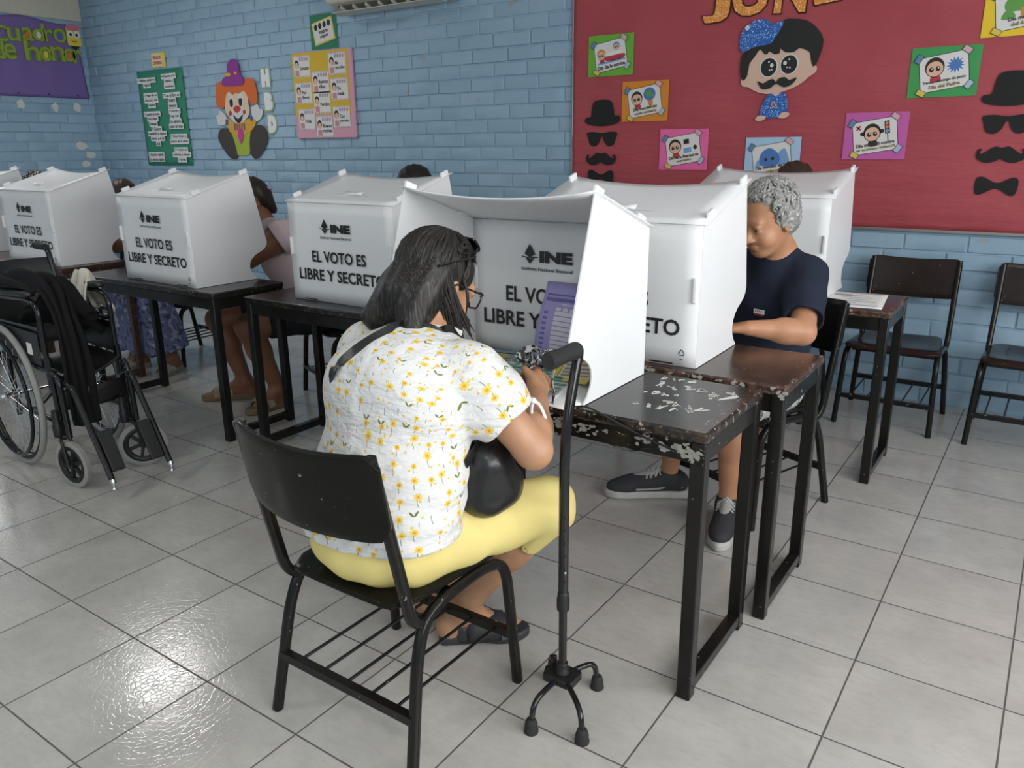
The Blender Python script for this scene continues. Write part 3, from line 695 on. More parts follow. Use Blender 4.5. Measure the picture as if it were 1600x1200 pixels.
for i, ((x, y), a, c1, c2) in enumerate(bal):
    lab = ('ballot sheet with yellow bands, leftmost on the nearest desk', 'ballot sheet with grey-blue bands, at the back of the pile inside the nearest screen', 'ballot sheet with green bands beside the writing hand', 'ballot sheet with teal bands under the purple ballot', 'ballot sheet with teal bands in front of the purple ballot', 'ballot sheet with slate bands under the writing arm')[i]
    t = sheet('ballot_paper', lab, 'ballot', (x, y, DT+.0012*i), .2, .27, math.radians(a), pm(c1), .004, 'ballot papers inside the nearest screen')
    g = G(); zz = .0062
    g.box((0, .115, zz), (.18, .03, .0004))
    for k in range(6):
        for sx in (-1, 1): g.box((sx*.046, .075-.032*k, zz), (.07, .014 if k % 2 else .006, .0004))
    g.build('print', pm(c2), t, smooth=False)
# the tall purple ballot leaning against the back of the nearest screen and the yellow one in front of it
t = thing('ballot_paper', 'tall purple ballot standing up inside the nearest screen, behind the cane grip', 'ballot', (1.665, .965, DT), 0, 'ballot papers inside the nearest screen')
def pf(u, v, o=0.): return ((u-.5)*.25-.02*(v-.5)**2*4+.012, -.05+.09*v-.05*math.sin(PI*v)+.02*math.cos(u*3)-o, .004+.245*v+.006*u)
g = G(); g.grid(lambda u, v: pf(u, v), 10, 12); g.build('paper', pm('#9d97cc'), t, solid=.0008)
g = G()
def patch(u0, v0, u1, v1, mi=0): g.grid(lambda u, v: pf(u0+(u1-u0)*u, v0+(v1-v0)*v, .0016), 3, 4, mi)
patch(.05, .86, .95, .875, 1); patch(.05, .80, .95, .835, 1); patch(.30, .765, .80, .775, 0)
for c in range(2):
    x0 = .22+.42*c
    for k in range(11): patch(x0, .10+.055*k, x0+.30, .145+.055*k, 0)
    for k in range(3): patch(x0+.11*k, .70, x0+.08+.11*k, .735, 0)
for k in range(10): patch(.06, .12+.06*k, .12, .145+.06*k, 1)
g.build('print', [pm('#cfcedd'), pm('#6a64a2')], t, smooth=False)
t = thing('ballot_paper', 'yellow and white ballot leaning in front of the purple one, beside the right side panel', 'ballot', (1.735, .845, DT), math.radians(-20), 'ballot papers inside the nearest screen')
def yf(u, v, o=0.): return ((u-.5)*.17, -.03+.10*v, .006+.165*v-.03*math.sin(PI*v)+.03*(u-.5)+o)
g = G(); g.grid(lambda u, v: yf(u, v), 8, 8); g.build('paper', pm('#d8d3b4'), t, solid=.0008)
g = G()
for (a, b, c, d, mi) in ((.0, .84, 1, 1, 0), (0, .0, 1, .13, 0), (0, .13, .12, .84, 0), *[(.2, .2+.075*k, .92, .235+.075*k, 1) for k in range(8)]):
    g.grid(lambda u, v: (lambda q: (q[0], q[1]-.0016, q[2]+.0012))(yf(a+(c-a)*u, b+(d-b)*v)), 3, 3, mi)
g.build('print', [pm('#d9c648'), pm('#8f8d86')], t, smooth=False)

# desk dressing: scrawls, flaked paint, clear wrap and wire on the nearest desk ------------------
desk = [o for o in COL.objects if o.get('label', '').startswith('black varnished desk nearest')][0]
R = random.Random(11); g = G()
def scrawl(cx, cy, n, s, ang):
    x, y = cx, cy
    for k in range(n):
        m = R.randint(4, 7); pts = []
        for q in range(m): pts.append((R.uniform(-.5, .5)*s, R.uniform(-.7, .7)*s))
        c, q = math.cos(ang), math.sin(ang)
        P = spline([(x+a*c-b*q, y+a*q+b*c, .7455) for a, b in pts], 5); g.tube(P, .0016, 4)
        x += s*1.15*c; y += s*1.15*q
for cx, cy, n, s, a in ((.34, .165, 4, .026, .1), (.36, .105, 6, .036, -.05), (.52, .06, 2, .034, .2), (.36, .02, 4, .022, .1), (.44, -.04, 4, .030, -.1), (.38, -.09, 5, .030, .1), (.555, .12, 1, .03, .4)): scrawl(cx, cy, n, s, a)
sc = g.build('chalk_scrawl', mat('white_correction_fluid', '#b9b8b4', .6), desk, smooth=False)
def flakes(name, spots, m, seed, parent, y):
    R = random.Random(seed); g = G()
    for x, z, rx, rz, n in spots:
        for k in range(n):
            cx, cz = x+R.gauss(0, rx*.5), z+R.gauss(0, rz*.4); s = R.uniform(.003, .009)
            o = o_curve([(cx+s*R.uniform(.5, 1.5)*math.cos(2*PI*q/7), cz+s*R.uniform(.3, 1.0)*math.sin(2*PI*q/7)) for q in range(7)], 2)
            g.prism([(a, min(b, .742)) for a, b in o], 0, .0012+.0004*R.random(), M=Matrix.Translation((0, y, 0)) @ Matrix.Rotation(PI/2, 4, 'X'))
    return g.build(name, m, parent, smooth=False)
M_flake = mat('grey_white_flaked_paint', '#a09d96', .85, vary=.3, vscale=90)
flakes('flaked_paint', ((.20, .700, .05, .02, 22), (.30, .695, .06, .02, 20), (.45, .70, .03, .02, 8), (.53, .695, .06, .02, 26), (.58, .685, .03, .02, 26), (-.02, .70, .05, .02, 14)), M_flake, 4, desk, -.206)
g = G()
for k, (dx, z0) in enumerate(((.04, .71), (.12, .745), (.16, .742), (.30, .735), (.42, .72))): pass
g.tube(spline([(.08, -.218, .70), (.17, -.215, .72), (.27, -.215, .752), (.31, -.214, .755), (.38, -.216, .735), (.46, -.216, .71), (.55, -.216, .69)], 6), .0026, 6); g.build('wire', M_rubber, desk)
M_wrap = mat('clear_plastic_wrap', (.95, .95, .95), .08, Transmission_Weight=1., IOR=1.08, bump=(60, .8, .004))
g = G(); R = random.Random(8)
def wf(u, v): return (.03+.59*u, -.2155-.006*math.sin(23*u+9*v)*math.sin(7*v+31*u)-.004, .722-.045*v+.014*math.sin(17*u))
g.grid(wf, 60, 8); o = g.build('plastic_wrap', M_wrap, desk, solid=.0006)
desk2 = [o for o in COL.objects if o.get('label', '').startswith('dark brown desk with a worn')][0]
flakes('flaked_paint', ((.58, .725, .03, .02, 8), (.1, .735, .4, .004, 20)), M_flake, 6, desk2, -.2105)

# ---------------------------------------------------------------- four-foot walking cane
t = thing('walking_cane', 'black four-footed walking cane standing beside the nearest chair', 'cane', (1.925, .475, 0))
g = G(); g.tube(bez([(0, .03, .945), (0, .065, .943), (0, .042, .88), (0, .006, .76), (0, 0, .66)], [.035, .05, .2], 8), .0125, 14); g.build('handle_neck', M_gloss, t)
gp = Matrix.Translation((0, -.075, .938)) @ Matrix.Rotation(-PI/2, 4, 'X')
g = G(); g.lathe([(.0, 0), (.016, 0), (.0205, .004), (.021, .02), (.019, .05), (.0195, .085), (.021, .11), (.0205, .122), (.015, .126)], 22, M=gp); g.build('grip', M_foam, t)
g = G(); g.tube([(0, 0, .29), (0, 0, .67)], .0128, 16); g.build('upper_shaft', M_gloss, t)
g = G(); g.tube([(0, 0, .085), (0, 0, .32)], .0105, 16); g.build('lower_shaft', M_gloss, t)
g = G(); g.lathe([(.013, .272), (.0155, .274), (.0165, .285), (.0165, .305), (.0145, .312), (.0145, .322), (.013, .324)], 18); g.build('collar', M_black, t)
for k in range(6): pass
g = G()
for k in range(6): g.ell((.0128*.75, -.0128*.68, .36+.035*k), (.0028, .0028, .0042), 8)
g.build('adjustment_hole', M_rubber, t)
g = G(); g.ell((.0105, -.0085, .385), (.004, .004, .004), 8); g.build('snap_button', M_chrome, t)
g = G(); out = o_round(-.043, -.034, .043, .034, .012); g.prism(out, .068, .088); g.lathe([(.02, .088), (.017, .10), (.0145, .104), (.0145, .12)], 16); g.tube([(-.035, .02, .085), (-.037, .022, .112)], .007, 8); g.build('base_plate', M_black, t, bevel=.003)
for (tx, ty) in ((-.005, -.14), (.117, -.10), (.05, .098), (-.075, .06)):
    d = Vector((tx, ty, 0)); n = d.normalized()
    p = bez([n*.022+Vector((0, 0, .078)), n*.06+Vector((0, 0, .084)), d*.92+Vector((0, 0, .08)), d+Vector((0, 0, .02))], [.03, .05], 7)
    g = G(); g.tube(p, .0075, 10); lg = g.build('leg', M_gloss, t)
    g = G(); g.lathe([(.018, 0), (.0185, .006), (.016, .012), (.0165, .022), (.0125, .036), (.010, .038)], 16, M=Matrix.Translation((tx, ty, 0))); g.build('rubber_foot', M_rubber, lg)

# ---------------------------------------------------------------- wheelchair (local x forward, y to its left)
WR = .33
t = thing('wheelchair', 'black folding wheelchair with chrome wheels at the left of the photo', 'wheelchair', (-1.01, .67, 0), math.radians(-4))
HW = .165
for s in (-1, 1):
    y = s*HW*1.0; w_out = s*.012
    g = G(); g.torus((0, y+w_out, WR), WR-.014, .014, n=56, k=10); wl = g.build('wheel', M_grub, t); wl['label'] = 'large grey-tyred wheel'
    g = G(); g.torus((0, y+w_out, WR), WR-.034, .010, n=56, k=8); g.build('rim', M_black, wl)
    g = G(); g.torus((0, y+w_out+s*.028, WR), WR-.055, .0085, n=56, k=8)
    for k in range(6): a = 2*PI*k/6; g.tube([((WR-.055)*math.cos(a), y+w_out+s*.028, WR+(WR-.055)*math.sin(a)), ((WR-.038)*math.cos(a), y+w_out, WR+(WR-.038)*math.sin(a))], .004, 6)
    g.build('hand_rim', M_gloss, wl)
    g = G()
    for k in range(28):
        a = 2*PI*k/28; b = a+(.5 if k % 2 else -.5); sy = .018 if k % 4 < 2 else -.018
        g.tube([(.022*math.cos(b), y+w_out+sy, WR+.022*math.sin(b)), ((WR-.038)*math.cos(a), y+w_out, WR+(WR-.038)*math.sin(a))], .0011, 4)
    g.build('spokes', M_chrome, wl)
    g = G(); g.lathe([(.010, -.035), (.026, -.03), (.026, -.024), (.014, -.02), (.014, .02), (.026, .024), (.026, .03), (.016, .035), (.012, .046)], 16, M=Matrix.Translation((0, y+w_out, WR)) @ Matrix.Rotation(-s*PI/2, 4, 'X')); g.build('hub', M_chrome, wl)
    # side frame
    yi = s*HW*.88
    g = G()
    g.tube(bez([(-.04, yi, .22), (-.06, yi, .55), (-.15, yi, .90), (-.17, yi, .955), (-.27, yi, .955)], [.1, .1, .06], 7), .0125, 12)
    g.tube(bez([(-.05, yi, .50), (.40, yi, .50), (.47, yi, .49), (.48, yi, .22)], [.02, .06], 7), .0125, 12)
    g.tube([(-.045, yi, .27), (.42, yi, .27)], .0115, 12); g.tube([(.42, yi, .20), (.40, yi, .56)], .0125, 12)
    g.tube(bez([(.385, yi, .42), (.39, yi, .78), (.30, yi, .80), (-.10, yi, .775)], [.05, .05], 7), .0115, 12); g.tube([(-.075, yi, .665), (.37, yi, .68)], .0095, 10)
    g.build('side_frame', M_gloss, t)
    g = G(); g.tube([(-.185, yi, .955), (-.30, yi, .955)], .0165, 14); g.build('push_handle', M_foam, t)
    pm_ = Matrix.Translation((.17, yi, .815)) @ Matrix.Rotation(-.06, 4, 'Y')
    g = G(); g.prism(o_round(-.17, -.027, .17, .027, .025), -.013, .016, M=pm_); g.build('armrest_pad', M_vinyl, t, bevel=.009)
    g = G(); g.box((.15, yi+s*.012, .59), (.42, .004, .14)); sk = g.build('side_guard', M_vinyl, t, bevel=.002)
    if s < 0:
        g = G(); g.box((.27, yi-.0165, .585), (.05, .002, .05)); g.build('sticker', M_paper2, sk, smooth=False)
    # castor
    cx, cyy, cr = .0, .0, .104; n_before = set(COL.objects)
    g = G(); g.torus((cx, cyy, cr), cr-.010, .010, n=36, k=10, prof=[(1, .9), (1, -.9), (.2, -1.2), (-1, -1.1), (-1, 1.1), (.2, 1.2)]); cw = g.build('castor_wheel', M_grub, t, ang=60)
    g = G(); g.torus((cx, cyy, cr), cr-.030, .013, n=32, k=8); g.lathe([(.018, -.016), (.018, .016)], 14, M=Matrix.Translation((cx, cyy, cr)) @ Matrix.Rotation(PI/2, 4, 'X'))
    for k in range(6): a = 2*PI*k/6+.3; g.bar([(cx+.012*math.cos(a), cyy, cr+.012*math.sin(a)), (cx+(cr-.026)*math.cos(a), cyy, cr+(cr-.026)*math.sin(a))], .014, .014, up=(0, 1, 0))
    g.build('castor_hub', M_black, cw)
    g = G()
    for q in (-1, 1): g.tube(bez([(cx, cyy+q*.022, cr), (cx-.02, cyy+q*.022, cr+.115), (cx-.055, cyy, cr+.118)], .03, 5), .007, 8)
    g.lathe([(.018, 0), (.02, .01), (.02, .05), (.016, .06), (.014, .12)], 14, M=Matrix.Translation((cx-.062, cyy, cr+.115))); cf = g.build('castor_fork', M_black, t)
    for o_ in (cw, cf): o_.location = (.49, s*.155, 0); o_.rotation_euler = (0, 0, math.radians(12 if s < 0 else 62))
    # swing-away leg rest with its folded foot plate and chrome end
    yl = s*.125
    g = G(); g.tube(bez([(.44, yl, .44), (.53, yl, .47), (.775, yl, .10)], .07, 7), .0125, 12); g.build('leg_rest', M_gloss, t)
    g = G(); g.box((.715, yl-s*.040, .20), (.014, .056, .18), R=Matrix.Rotation(-.55, 3, 'Y')); g.build('foot_plate', M_vinyl, t, bevel=.004)
    g = G(); g.lathe([(.006, 0), (.010, .004), (.006, .012), (.006, .03)], 12, M=Matrix.Translation((.785, yl, .055))); g.tube([(.783, yl, .085), (.778, yl, .10)], .013, 12, mi=0); g.build('end_bolt', M_chrome, t)
g = G()
for s in (-1, 1): g.tube([(.12, s*HW*.8, .27), (.14, -s*HW*.8, .50)], .0105, 10)
g.build('cross_brace', M_gloss, t)
g = G(); g.tube([(0, -HW*1.0, WR), (0, HW*1.0, WR)], .008, 10); g.build('axle', M_chrome, t)
g = G(); g.grid(lambda u, v: (.0+.42*v, (u-.5)*2*HW*.88, .515-.055*math.sin(PI*u)), 10, 8); g.build('seat', M_vinyl, t, solid=.012, bevel=.003)
g = G(); g.grid(lambda u, v: (-.063-.10*v*v-.045*math.sin(PI*u), (u-.5)*2*HW*.88, .52+.39*v), 10, 10); g.build('backrest', M_vinyl, t, solid=.012, bevel=.003)
g = G(); g.grid(lambda u, v: (.43+.035*math.sin(PI*u), (u-.5)*2*.14, .33+.09*v), 8, 3); g.build('calf_strap', M_vinyl, t, solid=.004)
WCM = t.matrix_basis.copy()
def wcp(x, y, z): return Matrix.Translation((-1.01, .67, 0)) @ Matrix.Rotation(math.radians(-4), 4, 'Z') @ Vector((x, y, z))
# jacket over the near armrest, cloth over the far one
g = G()
JC = spline([(-.02, -.105, .865), (.12, -.10, .885), (.26, -.085, .885), (.36, -.07, .85), (.41, -.06, .72), (.445, -.055, .56), (.465, -.06, .42), (.475, -.055, .26)], 8)
def jk(u, v):
    i = min(int(v*(len(JC)-1)), len(JC)-2); q = v*(len(JC)-1)-i; c = JC[i]*(1-q)+JC[i+1]*q; a = 2*u-1
    w = .085 if v < .35 else .085-.035*min(1, (v-.35)/.2)
    w += .012*math.sin(9*v); n = .014*math.cos(3*PI*a+5*v)+.010*math.sin(7*a+11*v)
    return wcp(c.x+(n if v > .42 else -.01*abs(a))+.012*math.sin(12*v)*a, c.y+a*w, c.z+(0 if v > .42 else n-.035*abs(a)**2))
g.grid(jk, 18, 44); o = g.build('jacket', M_darkcloth, None, solid=.014, sub=1); tag(o, 'black jacket hanging down inside the near armrest of the wheelchair', 'jacket')
g = G()
def sl(u, v):
    a = 2*PI*u; c = Vector((.33+.05*v, -.03+.10*v, .86-.17*v+.01*math.sin(8*v))); r = .034-.006*v
    return wcp(c.x+.6*r*math.cos(a), c.y+1.1*r*math.sin(a), c.z+r*math.cos(a)*.8+.004*math.cos(3*a+8*v))
g.grid(sl, 16, 14); o2 = g.build('sleeve', M_darkcloth, o, solid=.006, sub=1)
g = G()
def ck(u, v):
    q = v*2-1; x = .09+.20*u+.03*math.sin(5*v+2*u)
    y = .145+.07*q+.012*math.sin(11*u); z = .855-.16*abs(q)**1.6+.02*math.sin(9*u+4*v)+.03*math.exp(-((u-.4)/.2)**2)*(1-abs(q))
    return wcp(x, y, z)
g.grid(ck, 16, 18); o = g.build('cloth', M_cloth, None, solid=.008, sub=1); tag(o, 'cream cotton cloth crumpled over the far armrest of the wheelchair', 'cloth')
g = G()
def bk(u, v): return wcp(.02+.30*u, -.10+.24*v, .66+.16*u*(1-v)-.05*v+.015*math.sin(6*u+4*v))
g.grid(bk, 10, 10); o = g.build('folded_blanket', M_darkcloth, None, solid=.03, sub=1); tag(o, 'black folded blanket lying across the wheelchair seat', 'blanket')
# ---------------------------------------------------------------- wall decorations
RB = (PI/2, 0, 0); RL = (PI/2, 0, PI/2); ZW = .0125         # wall face stands ZW proud of the wall plane
def wall_thing(name, label, cat, x, z, group=None, d=0.): return thing(name, label, cat, (x, YB-ZW-d, z), group=group, rot=RB)
def flat(t, name, outs, mats, z0=0., th=.0012, smooth=False, label=None):
    """outs: list of (outline, material index, layer)"""
    g = G()
    for o, mi, ly in outs: g.prism(o, z0+ly*.0006, z0+ly*.0006+th, mi)
    o = g.build(name, mats, t, smooth=smooth)
    if label: o['label'] = label
    return o
# crimson bulletin board -------------------------------------------------------
BX0, BX1, BZ0, BZ1 = .045, 3.55, .952, 2.52
t = thing('bulletin_board', 'large crimson bulletin board covering the back wall behind the chairs', 'bulletin board', (BX0, YB-ZW, BZ0), rot=RB)
g = G(); W, H = BX1-BX0, BZ1-BZ0
R = random.Random(4); wr = [(1.33, 1.0, .012, .7, PI/2), (.40, .8, .010, .5, PI/2), (1.95, .55, .03, .5, .05), (2.2, .25, .03, .6, .02)]+[(R.uniform(0, W), R.uniform(0, H), R.uniform(.02, .06), R.uniform(.2, .6), R.uniform(-.3, .3)) for _ in range(22)]
def bfun(u, v):
    x, y = u*W, v*H; z = .012+.0025*math.sin(3.1*x+1.7*y)
    for cx, cy, s, l, a in wr:
        dx, dy = x-cx, y-cy; p = dx*math.cos(a)+dy*math.sin(a); q = -dx*math.sin(a)+dy*math.cos(a); z += .0034*math.exp(-(q/s)**2-(p/l)**2)
    if y < .22: z += .008*math.exp(-((y-.10)/.05)**2)
    return (x, y, z)
g.grid(bfun, 120, 56); g.build('cover', M_board, t, solid=.002)
g = G(); g.box((W/2, -.008, .008), (W+.03, .016, .02)); g.box((-.006, H/2, .008), (.012, H, .018)); g.build('frame', mat('grey_aluminium', '#9b9a97', .4, metal=.6), t, bevel=.003)
BD_ = .019
def on_board(name, label, cat, x, z, group=None): return wall_thing(name, label, cat, x, z, group, BD_)
M_hat = mat('black_felt_sheet', (.010, .010, .010), .8)
def cut(name, label, cat, out, m, x, z, group=None, rim=None, extra=()):
    t = on_board(name, label, cat, x, z, group)
    if rim: flat(t, 'border', [(o_curve([(px*1.03, py*1.03) for px, py in out], 1), 0, 0)], rim, th=.002)
    flat(t, 'shape', [(out, 0, 3)]+[(o, 0, 3) for o in extra], m, th=.003); return t
hat = o_curve([(-.125, -.052), (-.118, -.028), (-.085, -.022), (-.078, .02), (-.062, .068), (-.01, .079), (.055, .072), (.078, .03), (.085, -.015), (.118, -.02), (.126, -.045), (.09, -.07), (0, -.082), (-.09, -.072)], 4)
shade = o_curve([(-.108, .038), (-.06, .044), (0, .036), (.06, .044), (.108, .038), (.100, .005), (.085, -.035), (.05, -.045), (.022, -.025), (.006, .012), (-.006, .012), (-.022, -.025), (-.05, -.045), (-.085, -.035), (-.100, .005)], 4)
must = o_curve([(0, .034), (.03, .04), (.06, .020), (.085, .004), (.093, .014), (.084, .026), (.100, .028), (.108, .004), (.098, -.022), (.06, -.038), (.02, -.030), (0, -.018), (-.02, -.030), (-.06, -.038), (-.098, -.022), (-.108, .004), (-.100, .028), (-.084, .026), (-.093, .014), (-.085, .004), (-.06, .020), (-.03, .04)], 3)
bow = o_curve([(-.015, .018), (-.06, .042), (-.088, .036), (-.094, 0), (-.086, -.040), (-.06, -.042), (-.015, -.018), (.015, -.018), (.06, -.046), (.085, -.042), (.094, 0), (.088, .034), (.06, .038), (.015, .016)], 4)
M_rim = mat('dark_card_rim', '#4b2a2a', .8)
for side, cx in (('left', .268), ('right', 2.505)):
    pos = 'at the left end of the crimson board' if side == 'left' else 'at the right edge of the photo'
    cut('bowler_hat_cutout', 'black bowler hat cut-out '+pos, 'decoration', hat, M_hat, cx, 1.595 if side == 'left' else 1.64, 'black cut-outs on the board')
    cut('sunglasses_cutout', 'black sunglasses cut-out below the hat '+pos, 'decoration', shade, M_hat, cx, 1.435 if side == 'left' else 1.475, 'black cut-outs on the board')
    cut('moustache_cutout', 'black curled moustache cut-out '+pos, 'decoration', must, M_hat, cx-.005, 1.31 if side == 'left' else 1.33, 'black cut-outs on the board')
    cut('bow_tie_cutout', 'black bow tie cut-out '+pos, 'decoration', bow, M_hat, cx-.005, 1.20 if side == 'left' else 1.182, 'black cut-outs on the board')
# orange title letters
M_or = glitter('orange_glitter_foam', '#d9822b', '#eda04a', '#ffd9a0'); M_dk = mat('dark_outline_foam', '#3a1511', .8)
for chx, x, z, w, a in (('J', .905, 2.065, .155, -.06), ('U', 1.085, 2.075, .20, .05), ('N', 1.315, 2.08, .17, -.05), ('I', 1.555, 2.105, .10, .10), ('O', 1.705, 2.115, .19, 0)):
    t = on_board('title_letter', 'orange glitter letter %s of the title on the crimson board, cut by the top edge' % chx, 'letter', x, z, 'orange title letters')
    for nm, m, b, zz, gr in (('outline', M_dk, .060, 0, .007), ('face', M_or, .035, .003, 0)):
        v, f = text_fit(chx, -gr, -gr, w+2*gr, .22+2*gr, 0, b, a); g = G(); g.add([(p[0], p[1], zz) for p in v], f)
        if chx == 'I': g.add([(a_, b_, zz+.0002) for a_, b_ in o_tr(o_round(-.025-gr, -.003-gr, w+.015+gr, .036+gr, .012), 1, 1, 0, 0, a)], [tuple(range(24))])
        g.build(nm, m, t, smooth=False, solid=.003)
# boy with cap and moustache
t = on_board('boy_cutout', 'boy cut-out with blue glitter cap and black moustache on the crimson board', 'decoration', 1.365, 1.52)
def px(zx, zy):   # coordinates on a 1200 px sketch grid of the figure -> local metres
    return ((zx-540)/6.6667*.00362, (1110-zy)/6.6667*.00347)
def pc(pts, n=3): return o_curve([px(*p) for p in pts], n)[::-1]
M_bskin = pm('#d9b6a4'); M_blue = glitter('blue_glitter_foam', '#1d4fa0', '#2f6fc0', '#9fd0ff'); M_eyew = pm('#d8d8d4'); M_bk = mat('black_foam_sheet', (.012, .012, .012), .6); M_tanr = pm('#a58573')
flat(t, 'head', [(pc([(160, 690), (185, 745), (240, 755), (340, 810), (460, 835), (600, 820), (760, 760), (860, 680), (920, 640), (925, 590), (900, 560), (880, 420), (700, 330), (400, 330), (240, 420), (200, 600)]), 0, 0)], M_bskin, th=.003)
flat(t, 'hair', [(pc([(180, 685), (145, 580), (150, 460), (180, 400), (330, 345), (450, 330), (520, 200), (560, 110), (650, 105), (780, 130), (890, 210), (965, 330), (945, 480), (895, 590), (860, 510), (840, 440), (740, 395), (690, 430), (600, 425), (550, 385), (545, 430), (490, 438), (440, 405), (420, 432), (385, 425), (340, 380), (290, 450), (240, 520), (225, 640)], 2), 0, 4)], M_bk, th=.003)
o = flat(t, 'cap', [(pc([(160, 400), (125, 330), (130, 220), (190, 130), (290, 85), (380, 85), (430, 125), (470, 140), (560, 115), (545, 180), (490, 270), (440, 330), (340, 345), (250, 360)], 3), 0, 9)], M_blue, th=.003)
flat(o, 'button', [(o_curve([px(170, 155), px(195, 128), px(220, 148), px(200, 182)], 4)[::-1], 0, 15)], M_eyew)
for ex, ey in ((445, 565), (650, 550)):
    c = px(ex, ey)
    flat(t, 'eye', [(o_ell(c[0], c[1], .052, .054), 0, 6), (o_ell(c[0], c[1], .044, .048), 1, 8), *[(o_ell(c[0]+dx, c[1]+dy, r, r*1.1, 12), 0, 10) for dx, dy, r in ((.017*(1 if ex < 500 else -1.3), .009, .010), (0, .027, .0045), (.006, -.016, .0045), (.018*(1 if ex < 500 else -.5), -.014, .004))]], [M_eyew, M_bk])
flat(t, 'moustache', [(pc([(345, 700), (400, 725), (450, 700), (500, 685), (535, 720), (560, 685), (620, 672), (670, 705), (740, 682), (700, 745), (620, 775), (540, 735), (470, 780), (390, 780)], 3), 0, 12)], M_bk, th=.003)
flat(t, 'shirt', [(pc([(480, 830), (520, 845), (580, 825), (640, 840), (660, 920), (665, 1030), (600, 1075), (450, 1085), (390, 1060), (405, 950), (440, 870)], 3), 0, 1)], M_blue, th=.003)
flat(t, 'neck', [(pc([(505, 810), (585, 810), (575, 840), (540, 862), (515, 845)], 2), 0, 6)], M_bskin)
flat(t, 'hand', [(pc([(345, 1085), (380, 1055), (440, 1060), (455, 1085), (400, 1112), (355, 1105)], 3), 0, 7)], M_bskin)
flat(t, 'hand', [(pc([(585, 1075), (620, 1030), (680, 1030), (695, 1055), (660, 1085), (610, 1090)], 3), 0, 7)], M_bskin)
p = px(490, 985); g = G(); g.geo(text_fit('A', p[0], p[1], .042, .034, .0072, .10)); g.geo(text_fit('A', p[0]+.005, p[1]+.004, .032, .025, .0078, .03), 1); g.build('letter_patch', [pm('#d8cfc4'), pm('#a3232f')], t, smooth=False)

# celebration cards -------------------------------------------------------------
TAPE = ('#5d86a8', '#d9a9b4', '#d9c15a', '#a8bcd0')
M_pic = [pm(c) for c in ('#e0b49a', '#2b2523', '#4b78b8', '#b8394a', '#5f9a4a', '#c98a3c', '#e8e6e0', '#7aa0d0', '#d9788a')]  # 0 skin 1 black 2 blue 3 red 4 green 5 orange 6 white 7 light blue 8 pink
def kid(cx, cy, s, hair=1, girl=False):
    L = [(o_ell(cx, cy, s, s*1.08), hair, 0), (o_ell(cx, cy-.18*s, s*.86, s*.82), 0, 2), (o_ell(cx-.34*s, cy-.2*s, s*.24, s*.27, 12), 1, 4), (o_ell(cx+.34*s, cy-.2*s, s*.24, s*.27, 12), 1, 4),
         (o_ell(cx-.28*s, cy-.12*s, s*.08, s*.09, 8), 6, 6), (o_ell(cx+.4*s, cy-.12*s, s*.08, s*.09, 8), 6, 6), (o_curve([(cx-.4*s, cy-.95*s), (cx+.4*s, cy-.95*s), (cx+.5*s, cy-1.6*s), (cx-.5*s, cy-1.6*s)], 3), 3 if not girl else 1, 0)]
    if girl: L += [(o_ell(cx-1.1*s, cy, s*.3, s*.25, 10), 1, 0), (o_ell(cx+1.1*s, cy, s*.3, s*.25, 10), 1, 0)]
    return L
def card(label, x, z, col, caps, pic, wd=.315, ht=.24, d=None):
    t = on_board('celebration_card', label, 'card', x, z, 'celebration cards on the board')
    flat(t, 'backing', [(o_rect(0, 0, wd, ht), 0, 0)], pm(col), th=.0014)
    a = .16; c, s = math.cos(a), math.sin(a); cx, cy = wd/2, ht/2; w, h = .215, .165
    def T(o): return [(cx+(p[0]-w/2)*c-(p[1]-h/2)*s*1.0, cy+(p[0]-w/2)*s+(p[1]-h/2)*c) for p in o]
    flat(t, 'border', [(T(o_rect(-.003, -.003, w+.003, h+.003)), 0, 2)], M_ink)
    sh = flat(t, 'sheet', [(T(o_rect(0, 0, w, h)), 0, 4)], M_paper2)
    flat(sh, 'picture', [(T(o), mi, 6+ly) for o, mi, ly in pic], M_pic, th=.0008)
    g = G(); n = len(caps)
    for k, cp in enumerate(caps):
        hh = .017 if n > 1 else .022; y = .010+.024*(n-1-k); ww = min(.19, .0105*len(cp)*hh/.017); v, f = text_fit(cp, 0, 0, ww, hh, 0, .03); 
        q = T([(p[0]+w/2-ww/2, p[1]+y) for p in v]); g.add([(p[0], p[1], .0072) for p in q], f, k % 2)
    g.build('caption', [mat('caption_ink', '#4a4038', .6), mat('caption_olive', '#8a7a3c', .6)], sh, smooth=False)
    for (ux, uy), tc, ta in zip(((0, 1), (1, 1), (0, 0), (1, 0)), TAPE, (.9, -.75, -.6, .8)):
        p = T([(ux*w, uy*h)])[0]; o = o_tr(o_rect(-.019, -.012, .019, .012), 1, 1, p[0], p[1], ta+a)
        flat(t, 'tape', [(o_tr(o_rect(-.021, -.014, .021, .014), 1, 1, p[0], p[1], ta+a), 1, 12), (o, 0, 14)], [pm(tc), M_ink], th=.0008)
card('bright green card with a red boat drawing at the upper left of the crimson board', .158, 1.813, '#6bb03a', ('Día de la marina',),
     [(o_curve([(.06, .085), (.20, .075), (.19, .05), (.085, .052)], 3), 3, 0), (o_curve([(.08, .095), (.17, .105), (.19, .08), (.075, .082)], 3), 6, 1), (o_rect(.015, .040, .205, .052), 7, 0), *kid(.045, .098, .030, 5), *kid(.155, .128, .022, 2)])
card('orange card with a globe on a cone, beside the left bowler hat', .404, 1.536, '#d8892b', ('Día mundial del', 'medio ambiente'),
     [(o_ell(.145, .118, .040, .038), 2, 0), (o_curve([(.12, .13), (.15, .14), (.16, .115), (.13, .10)], 3), 4, 2), (o_curve([(.155, .105), (.175, .115), (.165, .09)], 3), 4, 2), (o_curve([(.128, .078), (.164, .078), (.15, .04), (.142, .04)], 2), 5, 1), *kid(.058, .108, .038)], .312, .236)
